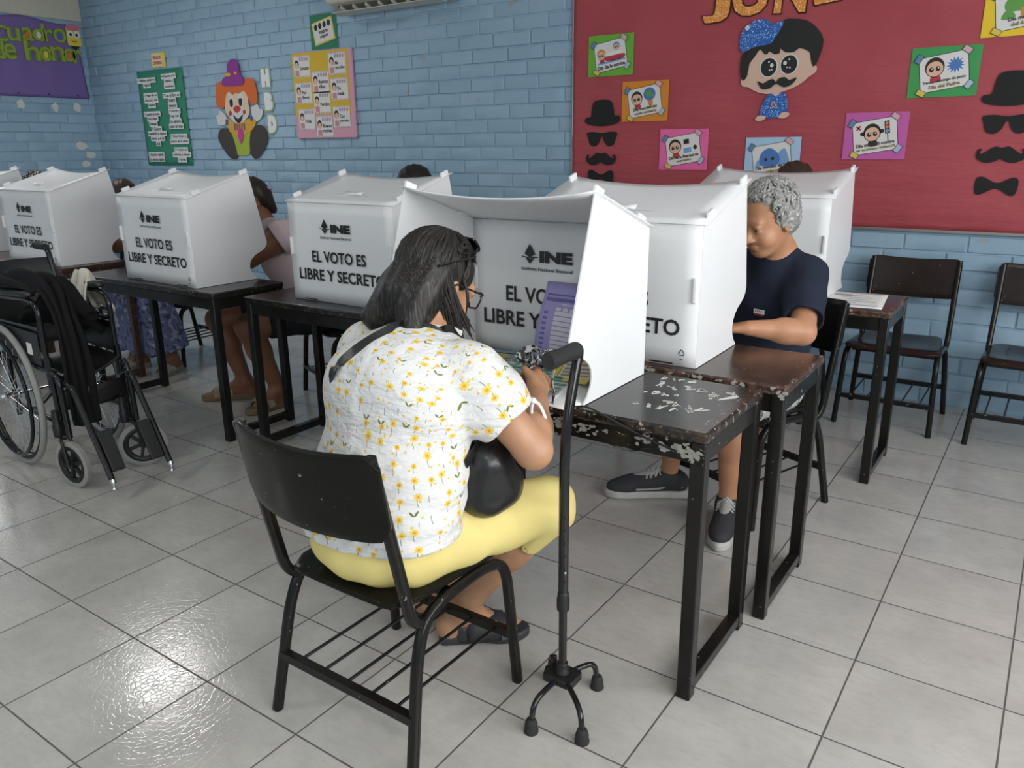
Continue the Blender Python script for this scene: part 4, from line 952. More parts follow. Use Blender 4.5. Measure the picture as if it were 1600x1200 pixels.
card('pink card with a boy and a typewriter, above the screen lid', .673, 1.247, '#e86aa6', ('Día de la libertad de', 'expresión'),
     [(o_rect(.105, .055, .165, .100), 6, 0), (o_rect(.11, .06, .16, .09), 7, 1), (o_rect(.115, .112, .15, .14), 1, 0), (o_ell(.185, .085, .012, .014, 10), 1, 0), *kid(.058, .108, .040)], .312, .238)
card('pale blue card with a whale, half hidden behind the farthest screen', 1.214, 1.19, '#a9c9e4', ('Día mundial de los', 'océanos'),
     [(o_curve([(.04, .06), (.05, .12), (.10, .145), (.145, .11), (.15, .06), (.10, .045)], 4), 2, 2), (o_curve([(.13, .05), (.15, .11), (.185, .13), (.20, .09), (.20, .05)], 4), 7, 0), (o_ell(.075, .085, .008, .01, 10), 1, 5), (o_ell(.115, .085, .008, .01, 10), 1, 5), (o_curve([(.01, .05), (.03, .09), (.05, .06)], 3), 7, 0)], .314, .24)
card('magenta card with a pigtailed girl and a traffic light, right of the boy cut-out', 1.752, 1.308, '#c45fa8', ('Día mundial contra', 'el trabajo infantil'),
     [*kid(.095, .102, .043, 1, True), (o_rect(.158, .085, .182, .150), 1, 0), (o_ell(.17, .138, .008, .008, 10), 8, 2), (o_ell(.17, .118, .008, .008, 10), 5, 2), (o_ell(.17, .098, .008, .008, 10), 7, 2), (o_rect(.168, .045, .172, .085), 1, 0), (o_tr(o_rect(-.015, -.004, .015, .004), 1, 1, .03, .135, .8), 3, 0), (o_tr(o_rect(-.015, -.004, .015, .004), 1, 1, .03, .135, -.8), 3, 0)], .313, .24)
star = [(.160+(.042 if k % 2 else .024)*math.cos(2*PI*k/26), .105+(.040 if k % 2 else .022)*math.sin(2*PI*k/26)) for k in range(26)]
card('dark green card with a boy beside a blue starburst, upper right of the crimson board', 2.039, 1.612, '#3f9a55', ('Tercer domingo de junio', 'Día del Padre'),
     [(star, 2, 0), *kid(.068, .112, .044)], .313, .237)
card('yellow card with a tree, cut off by the top right corner of the photo', 2.333, 1.875, '#e8c62e', ('Día mundial', 'del árbol'),
     [(o_curve([(.05, .08), (.04, .12), (.08, .15), (.13, .15), (.17, .12), (.15, .075)], 4), 4, 0), (o_rect(.10, .04, .115, .085), 5, 1), (o_curve([(.02, .05), (.05, .09), (.08, .05)], 3), 4, 1)], .315, .24)

# left part of the back wall ---------------------------------------------------------
t = wall_thing('rules_poster', 'tall green poster with ten printed classroom rules near the corner', 'poster', -4.94, 1.25)
g = G(); g.grid(lambda u, v: (.752*u+.01*(v-.5), .882*v, .003+.012*math.sin(PI*u)**2*math.sin(5*v+1)**2+.006*u*v), 14, 16); g.build('backing', pm('#2c8a6b'), t, solid=.0012)
rules = (('1 Utilizar palabras', 'mágicas'), ('2 Hago fila en', 'silencio y con', 'respeto'), ('3 Levanto la mano', 'para hablar', 'ordenado'), ('4 Cuido mi', 'material, el de los', 'demás y el del', 'aula'), ('5 Escucho cuando', 'los demás hablan'),
         ('6 Respeto a mi', 'maestra y', 'compañeros'), ('7 Leo el libro en', 'nuestro', 'descanso'), ('8 Guardar y', 'hago bien', 'los deberes', 'fuera de clase'), ('9 Estoy limpio y', 'pulcro en el salón'), ('10 Cumplo con', 'uniforme, a tiempo', 'y tareas'))
pos = ((.02, .725), (.10, .54), (.06, .37), (.09, .185), (.05, .035), (.43, .70), (.42, .53), (.46, .34), (.45, .20), (.46, .03))
for rl, (x, y) in zip(rules, pos):
    n = len(rl); lh = .046; g = G(); ws = [.0155*len(s_)+.02 for s_ in rl]; mw = max(ws)
    for k, s_ in enumerate(rl): w = ws[k]; cx = x+mw/2; g.prism(o_rect(cx-w/2, y+lh*(n-1-k), cx+w/2, y+lh*(n-k)+.002), .0205, .0215)
    st = g.build('rule_strip', M_paper, t, smooth=False); g = G()
    for k, s_ in enumerate(rl): w = ws[k]; cx = x+mw/2; g.geo(text_fit(s_, cx-w/2+.012, y+lh*(n-1-k)+.009, w-.024, .030, .0222, .03))
    g.build('lettering', M_ink, st, smooth=False)
t = wall_thing('heading_card', 'small yellow card with red lettering above the green rules poster', 'card', -4.66, 2.155)
flat(t, 'backing', [(o_round(0, 0, .225, .13, .01), 0, 0)], pm('#e8d052'), th=.003); g = G(); g.prism(o_rect(.015, .012, .18, .118), .003, .0036); g.build('label_panel', pm('#e8d9b8'), t, smooth=False)
g = G(); g.geo(text_fit('REGLAS DE', .03, .072, .13, .030, .0042, .05)); g.geo(text_fit('CONVIVENCIA', .022, .024, .15, .030, .0042, .05)); g.build('lettering', pm('#c2403c'), t, smooth=False)
# clown
t = wall_thing('clown_cutout', 'seated clown cut-out with orange hair and a purple hat on the brick wall', 'decoration', -3.45, 1.315, d=.004)
KX, KZ = .01015/6, .0046/6*6.0/6
def kx(zx, zy):
    p = ony(210+zx/6, 70+zy/6, YB-ZW); return (p[0]+3.45, p[2]-1.315)
def kc(pts, n=3):
    o = o_curve([kx(*p) for p in pts], n); A = sum(o[i-1][0]*o[i][1]-o[i][0]*o[i-1][1] for i in range(len(o))); return o if A > 0 else o[::-1]
C_ = {k: pm(v) for k, v in dict(pu='#8e2c8e', og='#d9661f', sk='#e3c9a4', rd='#c2332c', wh='#d5d5d2', ye='#d9a420', gn='#a3b83a', dk='#3b3232', mg='#c23a9a', bl='#4a5aa0', eb='#1d1a1a').items()}
flat(t, 'trousers', [(kc([(910, 800), (1110, 800), (1090, 1000), (1060, 1035), (980, 1035), (950, 980)], 3), 0, 2)], C_['gn'], th=.003)
for pts in ([(820, 790), (890, 790), (930, 860), (975, 1040), (940, 1075), (880, 1030), (805, 910), (795, 840)], [(1110, 790), (1180, 750), (1240, 790), (1258, 900), (1215, 1000), (1150, 1070), (1100, 1020), (1090, 900)]): flat(t, 'shoe', [(kc(pts), 0, 5)], C_['dk'], th=.003)
flat(t, 'shirt', [(kc([(880, 690), (960, 730), (1060, 700), (1100, 680), (1150, 720), (1110, 800), (1030, 850), (930, 840), (890, 780)], 3), 0, 8), (kc([(865, 700), (890, 700), (890, 750), (865, 745)], 1), 1, 10), (kc([(1085, 660), (1125, 680), (1115, 720), (1085, 690)], 1), 1, 10), *[(kc([(945+22*k, 735), (958+22*k, 735), (960+22*k, 800), (948+22*k, 800)], 1), 1+(k % 2), 11) for k in range(5)]], [C_['ye'], C_['bl'], C_['rd']], th=.002)
flat(t, 'tie', [(kc([(985, 795), (1025, 795), (1035, 860), (1010, 930), (985, 860)], 2), 0, 15)], C_['mg'])
flat(t, 'hand', [(kc([(860, 750), (800, 750), (785, 720), (775, 670), (800, 650), (800, 620), (830, 630), (870, 680)], 3), 0, 6)], C_['wh'])
flat(t, 'hand', [(kc([(1120, 690), (1100, 600), (1130, 570), (1160, 560), (1180, 600), (1210, 610), (1200, 680), (1150, 720)], 3), 0, 6)], C_['wh'])
hd = flat(t, 'head', [(kc([(870, 440), (1050, 420), (1080, 560), (1090, 640), (1040, 720), (980, 740), (920, 700), (860, 600)], 3), 0, 10), (kc([(920, 600), (1060, 600), (1060, 690), (990, 740), (930, 700)], 3), 1, 12)], [C_['sk'], C_['wh']], th=.003)
flat(hd, 'face', [(kc([(895, 470), (935, 470), (940, 580), (905, 580)], 3), 1, 14), (kc([(985, 465), (1025, 460), (1030, 570), (995, 575)], 3), 1, 14), (kc([(905, 520), (930, 515), (935, 575), (912, 580)], 3), 0, 16), (kc([(990, 510), (1018, 505), (1020, 565), (997, 570)], 3), 0, 16), (kc([(940, 600), (975, 570), (1010, 600), (975, 640)], 4), 2, 18), (kc([(897, 645), (912, 615), (930, 645), (912, 670)], 4), 2, 16), (kc([(1028, 630), (1043, 605), (1058, 630), (1043, 655)], 4), 2, 16), (kc([(940, 655), (985, 695), (1030, 650), (1015, 715), (990, 735), (960, 710)], 3), 0, 16)], [C_['eb'], C_['wh'], C_['rd']], th=.0012)
flat(t, 'hair', [(kc([(840, 600), (790, 580), (775, 480), (785, 370), (820, 345), (850, 380), (940, 385), (1035, 375), (1050, 320), (1090, 310), (1140, 350), (1165, 500), (1150, 560), (1100, 540), (1060, 460), (1030, 430), (990, 460), (960, 450), (930, 470), (900, 440), (870, 470), (860, 560)], 2), 0, 14)], C_['og'], th=.003)
ht = flat(t, 'hat', [(kc([(845, 385), (840, 330), (880, 280), (885, 190), (915, 140), (960, 135), (990, 190), (1000, 260), (1035, 320), (1030, 375), (940, 390)], 3), 0, 20)], C_['pu'], th=.003)
flat(ht, 'ribbon', [(kc([(860, 275), (910, 265), (920, 290), (880, 300)], 2), 0, 27), (kc([(950, 255), (975, 252), (978, 278), (952, 280)], 1), 0, 27)], C_['ye'])
for ch_, x, z in (('H', -3.065, 1.905), ('B', -3.05, 1.715), ('D', -3.03, 1.53)):
    t = wall_thing('foam_letter', 'white foam letter %s with a green rim, right of the clown' % ch_, 'letter', x, z, 'foam letters beside the clown')
    for nm, m, b, zz, gr in (('rim', pm('#9ab08a'), .16, 0, .012), ('face', M_paper, .12, .004, 0)):
        v, f = text_fit(ch_, -gr, -gr, .105+2*gr, .145+2*gr, 0, b); g = G(); g.add([(p[0], p[1], zz) for p in v], f); g.build(nm, m, t, smooth=False, solid=.004)
# yellow and pink board of polite words
t = wall_thing('polite_words_board', 'yellow and pink padded board with nine small printed cards on the brick wall', 'poster', -2.645, 1.475)
g = G(); g.prism(o_round(0, 0, .695, .67, .015), 0, .022, 0); g.build('panel', pm('#d8a0b0'), t, bevel=.006)
g = G(); g.prism(o_rect(.006, .185, .655, .664), .022, .024, 0); g.build('yellow_cover', pm('#d6b12a'), t, smooth=False)
wds = (('Gracias', .03, .47), ('Me ayudas', .44, .47), ('Buenos días', .24, .34), ('Por favor', .03, .265), ('De nada', .45, .28), ('Perdón', .24, .185), ('Hola', .045, .06), ('Con permiso', .455, .07), ('Buenas noches', .25, .0))
for w_, x, y in wds:
    y += .01; g = G(); g.prism(o_rect(x, y, x+.19, y+.165), .0245, .0255); cdp = g.build('word_card', M_paper2, t, smooth=False)
    g = G(); n = w_.split(' ')
    for k, s_ in enumerate(n): g.geo(text_fit(s_, x+.075, y+.055-.037*k+(.0 if len(n) == 1 else .018), min(.105, .018*len(s_)), .028, .0262, .03))
    for k in range(4): g.geo((lambda o: ([(a, b, .0262) for a, b in o], [(0, 1, 2, 3)]))(o_rect(x+.07+.028*k, y+.125, x+.09+.028*k, y+.15)), 1+(k % 2))
    g.geo(([(a, b, .0262) for a, b in o_ell(x+.038, y+.10, .026, .034, 14)], [tuple(range(14))]), 3); g.geo(([(a, b, .0266) for a, b in o_ell(x+.038, y+.09, .020, .024, 14)], [tuple(range(14))]), 4); g.geo(([(a, b, .0262) for a, b in o_rect(x+.015, y+.012, x+.062, y+.055)], [(0, 1, 2, 3)]), 2)
    for q in range(12): g.geo(([(a, b, .0262) for a, b in o_rect(x+.005+.0155*q, y+.003, x+.013+.0155*q, y+.009)], [(0, 1, 2, 3)]), q % 3); g.geo(([(a, b, .0262) for a, b in o_rect(x+.005+.0155*q, y+.157, x+.013+.0155*q, y+.163)], [(0, 1, 2, 3)]), (q+1) % 3)
    g.build('printing', [M_ink, pm('#8aa0c8'), pm('#c98a94'), M_pic[1], M_pic[0]], cdp, smooth=False)
t = wall_thing('title_card', 'dark green card with a tilted yellow-edged label above the polite-words board', 'card', -2.41, 2.155)
flat(t, 'backing', [(o_rect(0, 0, .305, .255), 0, 0)], pm('#1f7a5c'), th=.0015)
flat(t, 'label_edge', [(o_tr(o_rect(-.118, -.085, .118, .085), 1, 1, .15, .13, .18), 0, 3)], pm('#e0c832'))
lb = flat(t, 'label_panel', [(o_tr(o_rect(-.106, -.074, .106, .074), 1, 1, .15, .13, .18), 0, 5)], M_paper2)
g = G(); c, s = math.cos(.18), math.sin(.18)
for s_, ox, oy, w in (('Palabras', -.05, -.015, .105), ('mágicas', -.045, -.052, .095)): g.geo(text_fit(s_, .15+ox*c-oy*s, .13+ox*s+oy*c, w, .03, .0052, .03, .18))
for k in range(4): q = (-.075+.05*k, .045); g.geo(([(a, b, .0052) for a, b in o_ell(.15+q[0]*c-q[1]*s, .13+q[0]*s+q[1]*c, .02, .024, 12)], [tuple(range(12))]), 1)
g.build('lettering', [M_ink, M_pic[1]], lb, smooth=False)
# air conditioner -------------------------------------------------------------------------
M_ac = mat('aged_white_plastic', '#c9c6b8', .45); M_acd = mat('grey_vent_plastic', '#77756c', .5)
t = thing('air_conditioner', 'white wall-mounted air conditioner cut off by the top edge of the photo', 'air conditioner', (-1.43, YB-ZW, 2.37), rot=RB)
g = G(); w2 = .56; P = [(0, .30), (.20, .30), (.225, .26), (.225, .10), (.20, .055), (.16, .045), (.06, .0), (0, .0)]
vs = [(sx*w2, b, a) for sx in (-1, 1) for a, b in P]; n = len(P); g.add(vs, [tuple(range(n)), tuple(range(2*n-1, n-1, -1))]+[(k, n+k, n+(k+1) % n, (k+1) % n) for k in range(n)]); g.build('housing', M_ac, t, bevel=.012)
g = G(); g.box((0, .022, .115), (.98, .004, .10), R=Matrix.Rotation(-.42, 3, 'X')); g.build('outlet', M_acd, t)
for k in range(8): g = G(); g.box((-.45+.128*k, .022, .14), (.006, .03, .06), R=Matrix.Rotation(-.42, 3, 'X')); g.build('vane', M_ac, t)
g = G(); g.box((0, -.012, .15), (1.04, .006, .10), R=Matrix.Rotation(-.12, 3, 'X')); g.build('louvre', M_ac, t, bevel=.002)

# purple honour banner on the left wall ------------------------------------------------------
def LW(x, y): p = onx(x, y, XL+ZW); return (p[1], p[2])
t = thing('honour_banner', 'purple paper banner on the left wall', 'banner', (XL+ZW, 2.555, 1.915), rot=RL)
g = G(); g.grid(lambda u, v: (1.115*u-.05*u*v, .725*v-.02*math.sin(9*u)*v, .004+.008*math.sin(PI*v)**2*math.sin(11*u)**2+.012*(v < .12)*math.sin(v*26)**2), 40, 20); g.build('paper', pm('#7a63a0'), t, solid=.0015)
g = G()
for k in range(4): g.ell((.12+.29*k, .03, .016), (.009, .009, .005), 8)
g.build('pin', M_black, t)
M_let = mat('olive_green_letter_paper', '#6c8a38', .7); M_let2 = pm('#93a83c')
LET = [('C', -12, 40, 8, 63, None), ('u', 12, 45, 28, 63, None), ('a', 35, 44, 49, 63, '#d0762c'), ('d', 51, 38, 66, 63, '#d8d6cc'), ('r', 69, 47, 80, 65, None), ('o', 84, 46, 100, 66, '#4a5fd0'),
       ('d', -14, 64, 3, 90, None), ('e', 7, 69, 22, 92, None), ('h', 40, 64, 58, 94, None), ('o', 63, 74, 78, 95, '#e0d040'), ('n', 80, 74, 98, 95, None), ('o', 100, 77, 115, 96, '#e07030'), ('r', 115, 79, 125, 99, None)]
for i, (c_, x0, y0, x1, y1, dot) in enumerate(LET):
    a = LW(x0, y1); b = LW(x1, y0); wd_ = 'Cuadro' if i < 6 else ('de' if i < 8 else 'honor'); lab = 'green cut-out letter %s of the word %s on the purple banner' % (c_, wd_)
    if (c_, wd_) == ('o', 'honor'): lab = 'green cut-out letter o with %s centre in the word honor on the banner' % ('a yellow' if i == 9 else 'an orange')
    t = thing('banner_letter', lab, 'letter', (XL+ZW+.016, a[0], a[1]), rot=RL, group='letters on the purple banner')
    w, h = b[0]-a[0], b[1]-a[1]
    v, f = text_fit(c_, -.005, -.005, w+.010, h+.010, 0, .045); g = G(); g.add([(p[0], p[1], 0) for p in v], f); g.build('backing', M_let, t, smooth=False, solid=.002)
    v, f = text_fit(c_, 0, 0, w, h, 0, .0); g = G(); g.add([(p[0], p[1], .002) for p in v], f); g.build('face', M_let2, t, smooth=False, solid=.001)
    if dot: g = G(); g.prism(o_ell(w*.48, h*(.45 if c_ != 'd' else .33), w*.2, h*(.26 if c_ != 'd' else .2)), .003, .0045); g.build('centre', pm(dot), t, smooth=False)
a = LW(103, 76); b = LW(124, 40)
t = thing('pencil_face_cutout', 'pencil-shaped paper face with white eyes at the right end of the purple banner', 'decoration', (XL+ZW+.018, (a[0]+b[0])/2, a[1]), rot=RL)
t.rotation_euler = (PI/2, 0, PI/2); h = b[1]-a[1]
flat(t, 'body', [(o_round(-.07, .03, .07, h-.02, .02), 0, 0)], pm('#e0d048'), th=.003)
flat(t, 'eraser', [(o_round(-.068, h-.06, .068, h, .025), 0, 6)], pm('#c9788c'), th=.002); flat(t, 'tip', [([(-.05, .03), (0, -.01), (.05, .03)], 0, 0)], M_bk, th=.003)
for sx in (-1, 1): flat(t, 'eye', [(o_ell(sx*.032, h*.60, .028, .034), 0, 6), (o_ell(sx*.030, h*.58, .013, .016), 1, 9)], [M_paper, M_bk])
flat(t, 'mouth', [(o_curve([(-.03, .08), (0, .06), (.03, .08), (0, .075)], 4), 0, 6)], pm('#b8572c'))
# ---------------------------------------------------------------- people
A_ = lambda *a: np.array(a, float)
def unit(v): v = np.array(v, float); return v/np.linalg.norm(v)
def rot_axis(v, ax, a):
    ax = unit(ax); return v*math.cos(a)+np.cross(ax, v)*math.sin(a)+ax*ax.dot(v)*(1-math.cos(a))
def head_prims(c, Rm, s=1., ears=True):
    P = lambda x, y, z: np.array(c)+Rm @ (A_(x, y, z)*s)
    e = lambda x, y, z, r, k=.02, op='u': el(P(x, y, z), A_(*r)*s, Rm, k, op)
    L = [e(0, -.012, .035, (.076, .094, .083)), e(0, .026, -.03, (.060, .068, .086), .03), e(0, .058, -.092, (.030, .028, .022), .025), e(.03, .05, -.045, (.03, .035, .03), .02), e(-.03, .05, -.045, (.03, .035, .03), .02),
         e(0, .080, .022, (.048, .014, .012), .015)]
    L += [e(sx*.031, .104, .002, (.017, .014, .011), .008, 's') for sx in (-1, 1)]
    L += [e(sx*.031, .086, .0075, (.0155, .0115, .0085), .004) for sx in (-1, 1)]+[e(sx*.031, .085, -.0085, (.014, .0105, .0045), .004) for sx in (-1, 1)]
    L += [rc(P(0, .088, .005), P(0, .110, -.034), .008*s, .012*s, .012), e(.012, .100, -.037, (.009, .010, .007), .008), e(-.012, .100, -.037, (.009, .010, .007), .008),
          e(0, .092, -.060, (.024, .009, .0055), .006), e(0, .090, -.070, (.021, .009, .0065), .006)]
    if ears: L += [el(P(sx*.077, -.008, -.012), A_(.007, .020, .032)*s, Rm, .006) for sx in (-1, 1)]+[el(P(sx*.086, -.003, -.012), A_(.006, .011, .018)*s, Rm, .004, 's') for sx in (-1, 1)]
    return L
def hand_prims(W, d, n, side, curl=(.5, .8, .5), s=1., spread=.05, thumb=.6):
    d = unit(d); n = np.array(n, float); n = unit(n-d*d.dot(n)); t = np.cross(d, n)*side; L = []
    for o, ln in ((-.026, .070), (-.009, .076), (.009, .077), (.026, .074)):
        L.append(rc(W+t*o*.6*s+d*.004, W+t*o*s+d*ln*s, .015*s, .0125*s, .014))
    for i, (o, a, b, c_) in enumerate(((.027, .040, .025, .020), (.009, .044, .028, .021), (-.009, .041, .026, .021), (-.027, .032, .020, .018))):
        p = W+d*.080*s+t*o*s; ang = 0; ax = np.cross(d, n)   # rotating d about ax turns it towards n
        dd = unit(d+t*o*spread*20)
        for ln, cu, r0, r1 in ((a, curl[0], .0098, .0088), (b, curl[1], .0088, .0082), (c_, curl[2], .0082, .0068)):
            ang += cu*(1+.08*(i-1)); v = rot_axis(dd, ax, ang); q = p+v*ln*s; L.append(rc(p, q, r0*s, r1*s, .0045)); p = q
    p = W+d*.020*s+t*.024*s; v = unit(d*.65+t*.75+n*.25); q = p+v*.040*s; L.append(rc(p, q, .0145*s, .011*s, .012))
    v = unit(d*(1-.2*thumb)-t*.35*thumb+n*.75*thumb); q2 = q+v*.030*s; L.append(rc(q, q2, .0105*s, .0095*s, .005)); q3 = q2+unit(v-t*.3+n*.2)*.022*s; L.append(rc(q2, q3, .0095*s, .007*s, .004))
    return L
def foot_prims(an, toe, s=1.):
    an, toe = np.array(an, float), np.array(toe, float); d = toe-an; d[2] = 0; d = unit(d); t = np.cross(d, A_(0, 0, 1)); g0 = A_(an[0], an[1], 0)
    heel = g0-d*.035+A_(0, 0, .040); ball = A_(toe[0], toe[1], 0)-d*.055+A_(0, 0, .034); L = [rc(an, heel, .034*s, .032*s, .03), rc(an+d*.01, ball, .034*s, .026*s, .04), rc(heel, ball, .031*s, .030*s, .03)]
    for i, o in enumerate((-.032, -.015, .002, .018, .033)):
        r = .0125 if i == 0 else .0095-.0006*i; p = ball+t*o*.9; q = p+d*(.055-.007*i)+A_(0, 0, -.010); L.append(rc(p, q, r*1.15, r, .008))
    return L
def person_body(J, skin, base, parent, h, feet=True, s=1.):
    Rm = frame(J['hf']); hd = np.array(J['head'])
    L = head_prims(hd, Rm, J.get('hs', 1.))
    L += [rc(J['neck'], hd+Rm @ A_(0, -.02, -.05), .056*s, .052*s, .03), el(J['chest'], A_(*J.get('rc', (.155, .105, .15))), J['TR'], .05), el(J['belly'], A_(*J.get('rb', (.15, .11, .14))), J['TR'], .05), el(J['pelvis'], A_(*J.get('rp', (.165, .125, .09))), J['TR'], .05),
          rc(J['chest'], J['neck'], .09*s, .055*s, .05)]
    aw = J.get('aw', 1.); lw = J.get('lw', 1.)
    for i, sd in ((0, 1), (1, -1)):      # 0 right, 1 left
        L += [rc(J['neck']-A_(0, 0, .03), J['sh'][i], .05*s, .052*s, .04), rc(J['sh'][i], J['el'][i], .052*s*aw, .042*s*aw, .03), rc(J['el'][i], J['el'][i]+(J['wr'][i]-J['el'][i])*.35, .041*s*aw, .042*s*aw, .02), rc(J['el'][i]+(J['wr'][i]-J['el'][i])*.3, J['wr'][i], .042*s*aw, .026*s, .02)]
        L += hand_prims(J['wr'][i], J['hd'][i], J['hn'][i], sd, J.get('curl', ((.6, .9, .6), (.3, .5, .3)))[i], .97*s)
        kn, an = J['kn'][i], J['an'][i]
        L += [rc(J['hip'][i], kn, .082*s*lw, .058*s*lw, .04), rc(kn, kn+(an-kn)*.38, .056*s*lw, .054*s*lw, .03), rc(kn+(an-kn)*.34, an, .054*s*lw, .032*s*lw, .03)]
        if feet: L += foot_prims(an, J['toe'][i])
        else: L += [rc(an, an-A_(0, 0, .04), .032, .03, .02)]
    return sdf_obj('body', L, skin, parent, h, base=base)
def eyes(J, parent, base):
    Rm = frame(J['hf']); s = J.get('hs', 1.)
    for sx in (-1, 1):
        c = np.array(J['head'])+Rm @ (A_(sx*.030, .0805, -.001)*s)-np.array(base); f = Rm[:, 1]
        g = G(); g.ell(c, (.0112*s,)*3, 14, 0); g.ell(c+f*.0075*s, (.0052*s,)*3, 10, 1); g.build('eye', [mat('eye_white', '#8f847a', .7, spec=.1), mat('dark_iris', '#1c1410', .6, spec=.1)], parent)
def shirt(name, J, m, parent, base, h, infl=.014, sleeve=.62, hem=.46, belly_out=0., attr=None, disp=None, cuffr=.062, puff=.0, neck_cut=.0, extra=(), s=1.):
    L = [el(J['chest'], A_(*J.get('rc', (.155, .105, .15)))+infl, J['TR'], .05), el(J['belly'], A_(*J.get('rb', (.15, .11, .14)))+infl+belly_out, J['TR'], .06), el(J['pelvis'], A_(*J.get('rp', (.165, .125, .09)))+infl+.006, J['TR'], .06), rc(J['chest'], J['neck']-A_(0, 0, .01), .095*s+infl, .058*s+infl*.6, .05)]
    for i in (0, 1):
        sh, e = J['sh'][i], J['el'][i]; q = sh+(e-sh)*sleeve
        a0 = .054*s*J.get('aw', 1.)+infl; L += [rc(J['neck']-A_(0, 0, .035), sh, .05*s+infl*.8, a0, .04), cc(sh, q, a0, cuffr, .03)]
        if np.linalg.norm(q-sh)*.5 > cuffr-.03: L.append(rc(sh, sh+(q-sh)*.5, .054*s+infl, cuffr+puff, .03))
    L += list(extra)
    lo = np.minimum.reduce([J['pelvis'], J['belly'], *J['kn']])-.35; hi = A_(*J['belly'])+.5; hi[2] = hem+.02
    L.append(pl((0, 0, hem), (0, 0, -1), (lo[0], lo[1], lo[2]-.3), hi))
    # openings at neck and cuffs
    Rm = frame(J['hf']); up = unit(np.array(J['head'])-J['neck'])
    L.append(('cc', J['neck']+up*(.012-neck_cut), J['neck']+up*.16, .058*s, .085*s, .006, 's'))
    for i in (0, 1):
        sh, e = J['sh'][i], J['el'][i]; q = sh+(e-sh)*sleeve; u = unit(e-sh); L.append(('cc', q-u*.020, q+u*.08, cuffr-.014, cuffr+.004, .004, 's') if cuffr > .05 else ('cc', q-u*.012, q+u*.05, .043*s, .05, .004, 's'))
    return sdf_obj(name, L, m, parent, h, disp, base, attr)
def trousers(name, J, m, parent, base, h, frac, infl=.016, top=.56, disp=None, s=1.):
    """frac: how far down the shin (>0) or short of the knee (<0) the leg reaches"""
    L = [el(J['pelvis'], A_(*J.get('rp', (.165, .125, .09)))+infl*.7, J['TR'], .05)]
    for i in (0, 1):
        hp, kn, an = J['hip'][i], J['kn'][i], J['an'][i]
        if frac >= 0: L += [rc(hp, kn, .084*s+infl, .062*s+infl, .05), rc(kn, kn+(an-kn)*frac*.5, .060*s+infl, .060*s+infl, .03), cc(kn, kn+(an-kn)*frac, .062*s+infl, .058*s+infl*.7, .02), ]
        else: L += [cc(hp, kn+(hp-kn)*-frac, .086*s+infl, .074*s+infl, .05), rc(hp, hp+(kn-hp)*.3, .086*s+infl, .08*s+infl, .05)]
    for i in (0, 1):
        hp, kn, an = J['hip'][i], J['kn'][i], J['an'][i]
        if frac >= 0: q = kn+(an-kn)*frac; u = unit(an-kn)
        else: q = kn+(hp-kn)*-frac; u = unit(kn-hp)
        L.append(('cc', q-u*.03, q+u*.06, .06*s, .066*s, .004, 's'))
    L.append(pl((0, 0, top), (0, 0, 1), J['pelvis']-A_(.4, .4, -.0), J['pelvis']+A_(.4, .4, .4)))
    return sdf_obj(name, L, m, parent, h, disp, base)
def pts_local(c, Rm, s=1.): return lambda x, y, z: np.array(c)+Rm @ (A_(x, y, z)*s)
def locks_obj(name, paths, r, m, parent, base, sides=5):
    g = G(); att = []; R = random.Random(77)
    for k, p in enumerate(paths):
        n0 = len(g.v); L = len(p); rr = [r*(1-.75*(i/(L-1))**2.2)*(.6+.4*min(1, 4*i/(L-1)+.2)) for i in range(L)]; g.tube([Vector(q)-Vector(base) for q in p], rr, sides); a, b = R.uniform(0, 9), R.uniform(0, 9)
        att += [(a+.04*math.cos(2*PI*(i % sides)/sides), b, (i//sides)*.004) for i in range(len(g.v)-n0)]
    o = g.build(name, m, parent, ang=80); A = o.data.attributes.new('strand', 'FLOAT_VECTOR', 'POINT')
    if len(A.data) == len(att): A.data.foreach_set('vector', np.array(att, np.float32).ravel())
    return o
def glasses(J, parent, base, m, drop=0.):
    P = pts_local(np.array(J['head'])-np.array(base), frame(J['hf']), J.get('hs', 1.)); t = None
    g = G()
    for sx in (-1, 1):
        ring = [(.010, .016), (.052, .018), (.056, .004), (.048, -.022), (.016, -.024), (.009, -.008)]
        pts = [P(sx*x, .108-.18*(x-.01)**2*10, y+drop) for x, y in ring]; g.tube(bez([*pts, pts[0]], .006, 3), .0024, 6)
        g.tube([P(sx*.055, .100, .008+drop), P(sx*.080, .085, .010+drop), P(sx*.084, -.005, .008), P(sx*.084, -.03, -.012)], .0024, 6)
    g.tube([P(-.010, .109, .006+drop), P(0, .112, .009+drop), P(.010, .109, .006+drop)], .0022, 6)
    fr = g.build('glasses', m, parent)
    g = G()
    for sx in (-1, 1): g.add([P(sx*x, .1075-.18*(x-.01)**2*10, y+drop) for x, y in ((.011, .015), (.052, .016), (.054, .004), (.047, -.020), (.017, -.022), (.010, -.008))], [tuple(range(6))])
    g.build('lens', mat('clear_lens', (1, 1, 1), .03, Transmission_Weight=1., IOR=1.02), fr, smooth=False); return fr
SK1 = skin_material('tan_skin', '#ae7f60', '#bb8f70'); SK2 = skin_material('warm_tan_skin', '#b07c5c', '#bd8b6b'); SK3 = skin_material('brown_skin', '#7d543c', '#8c6048')

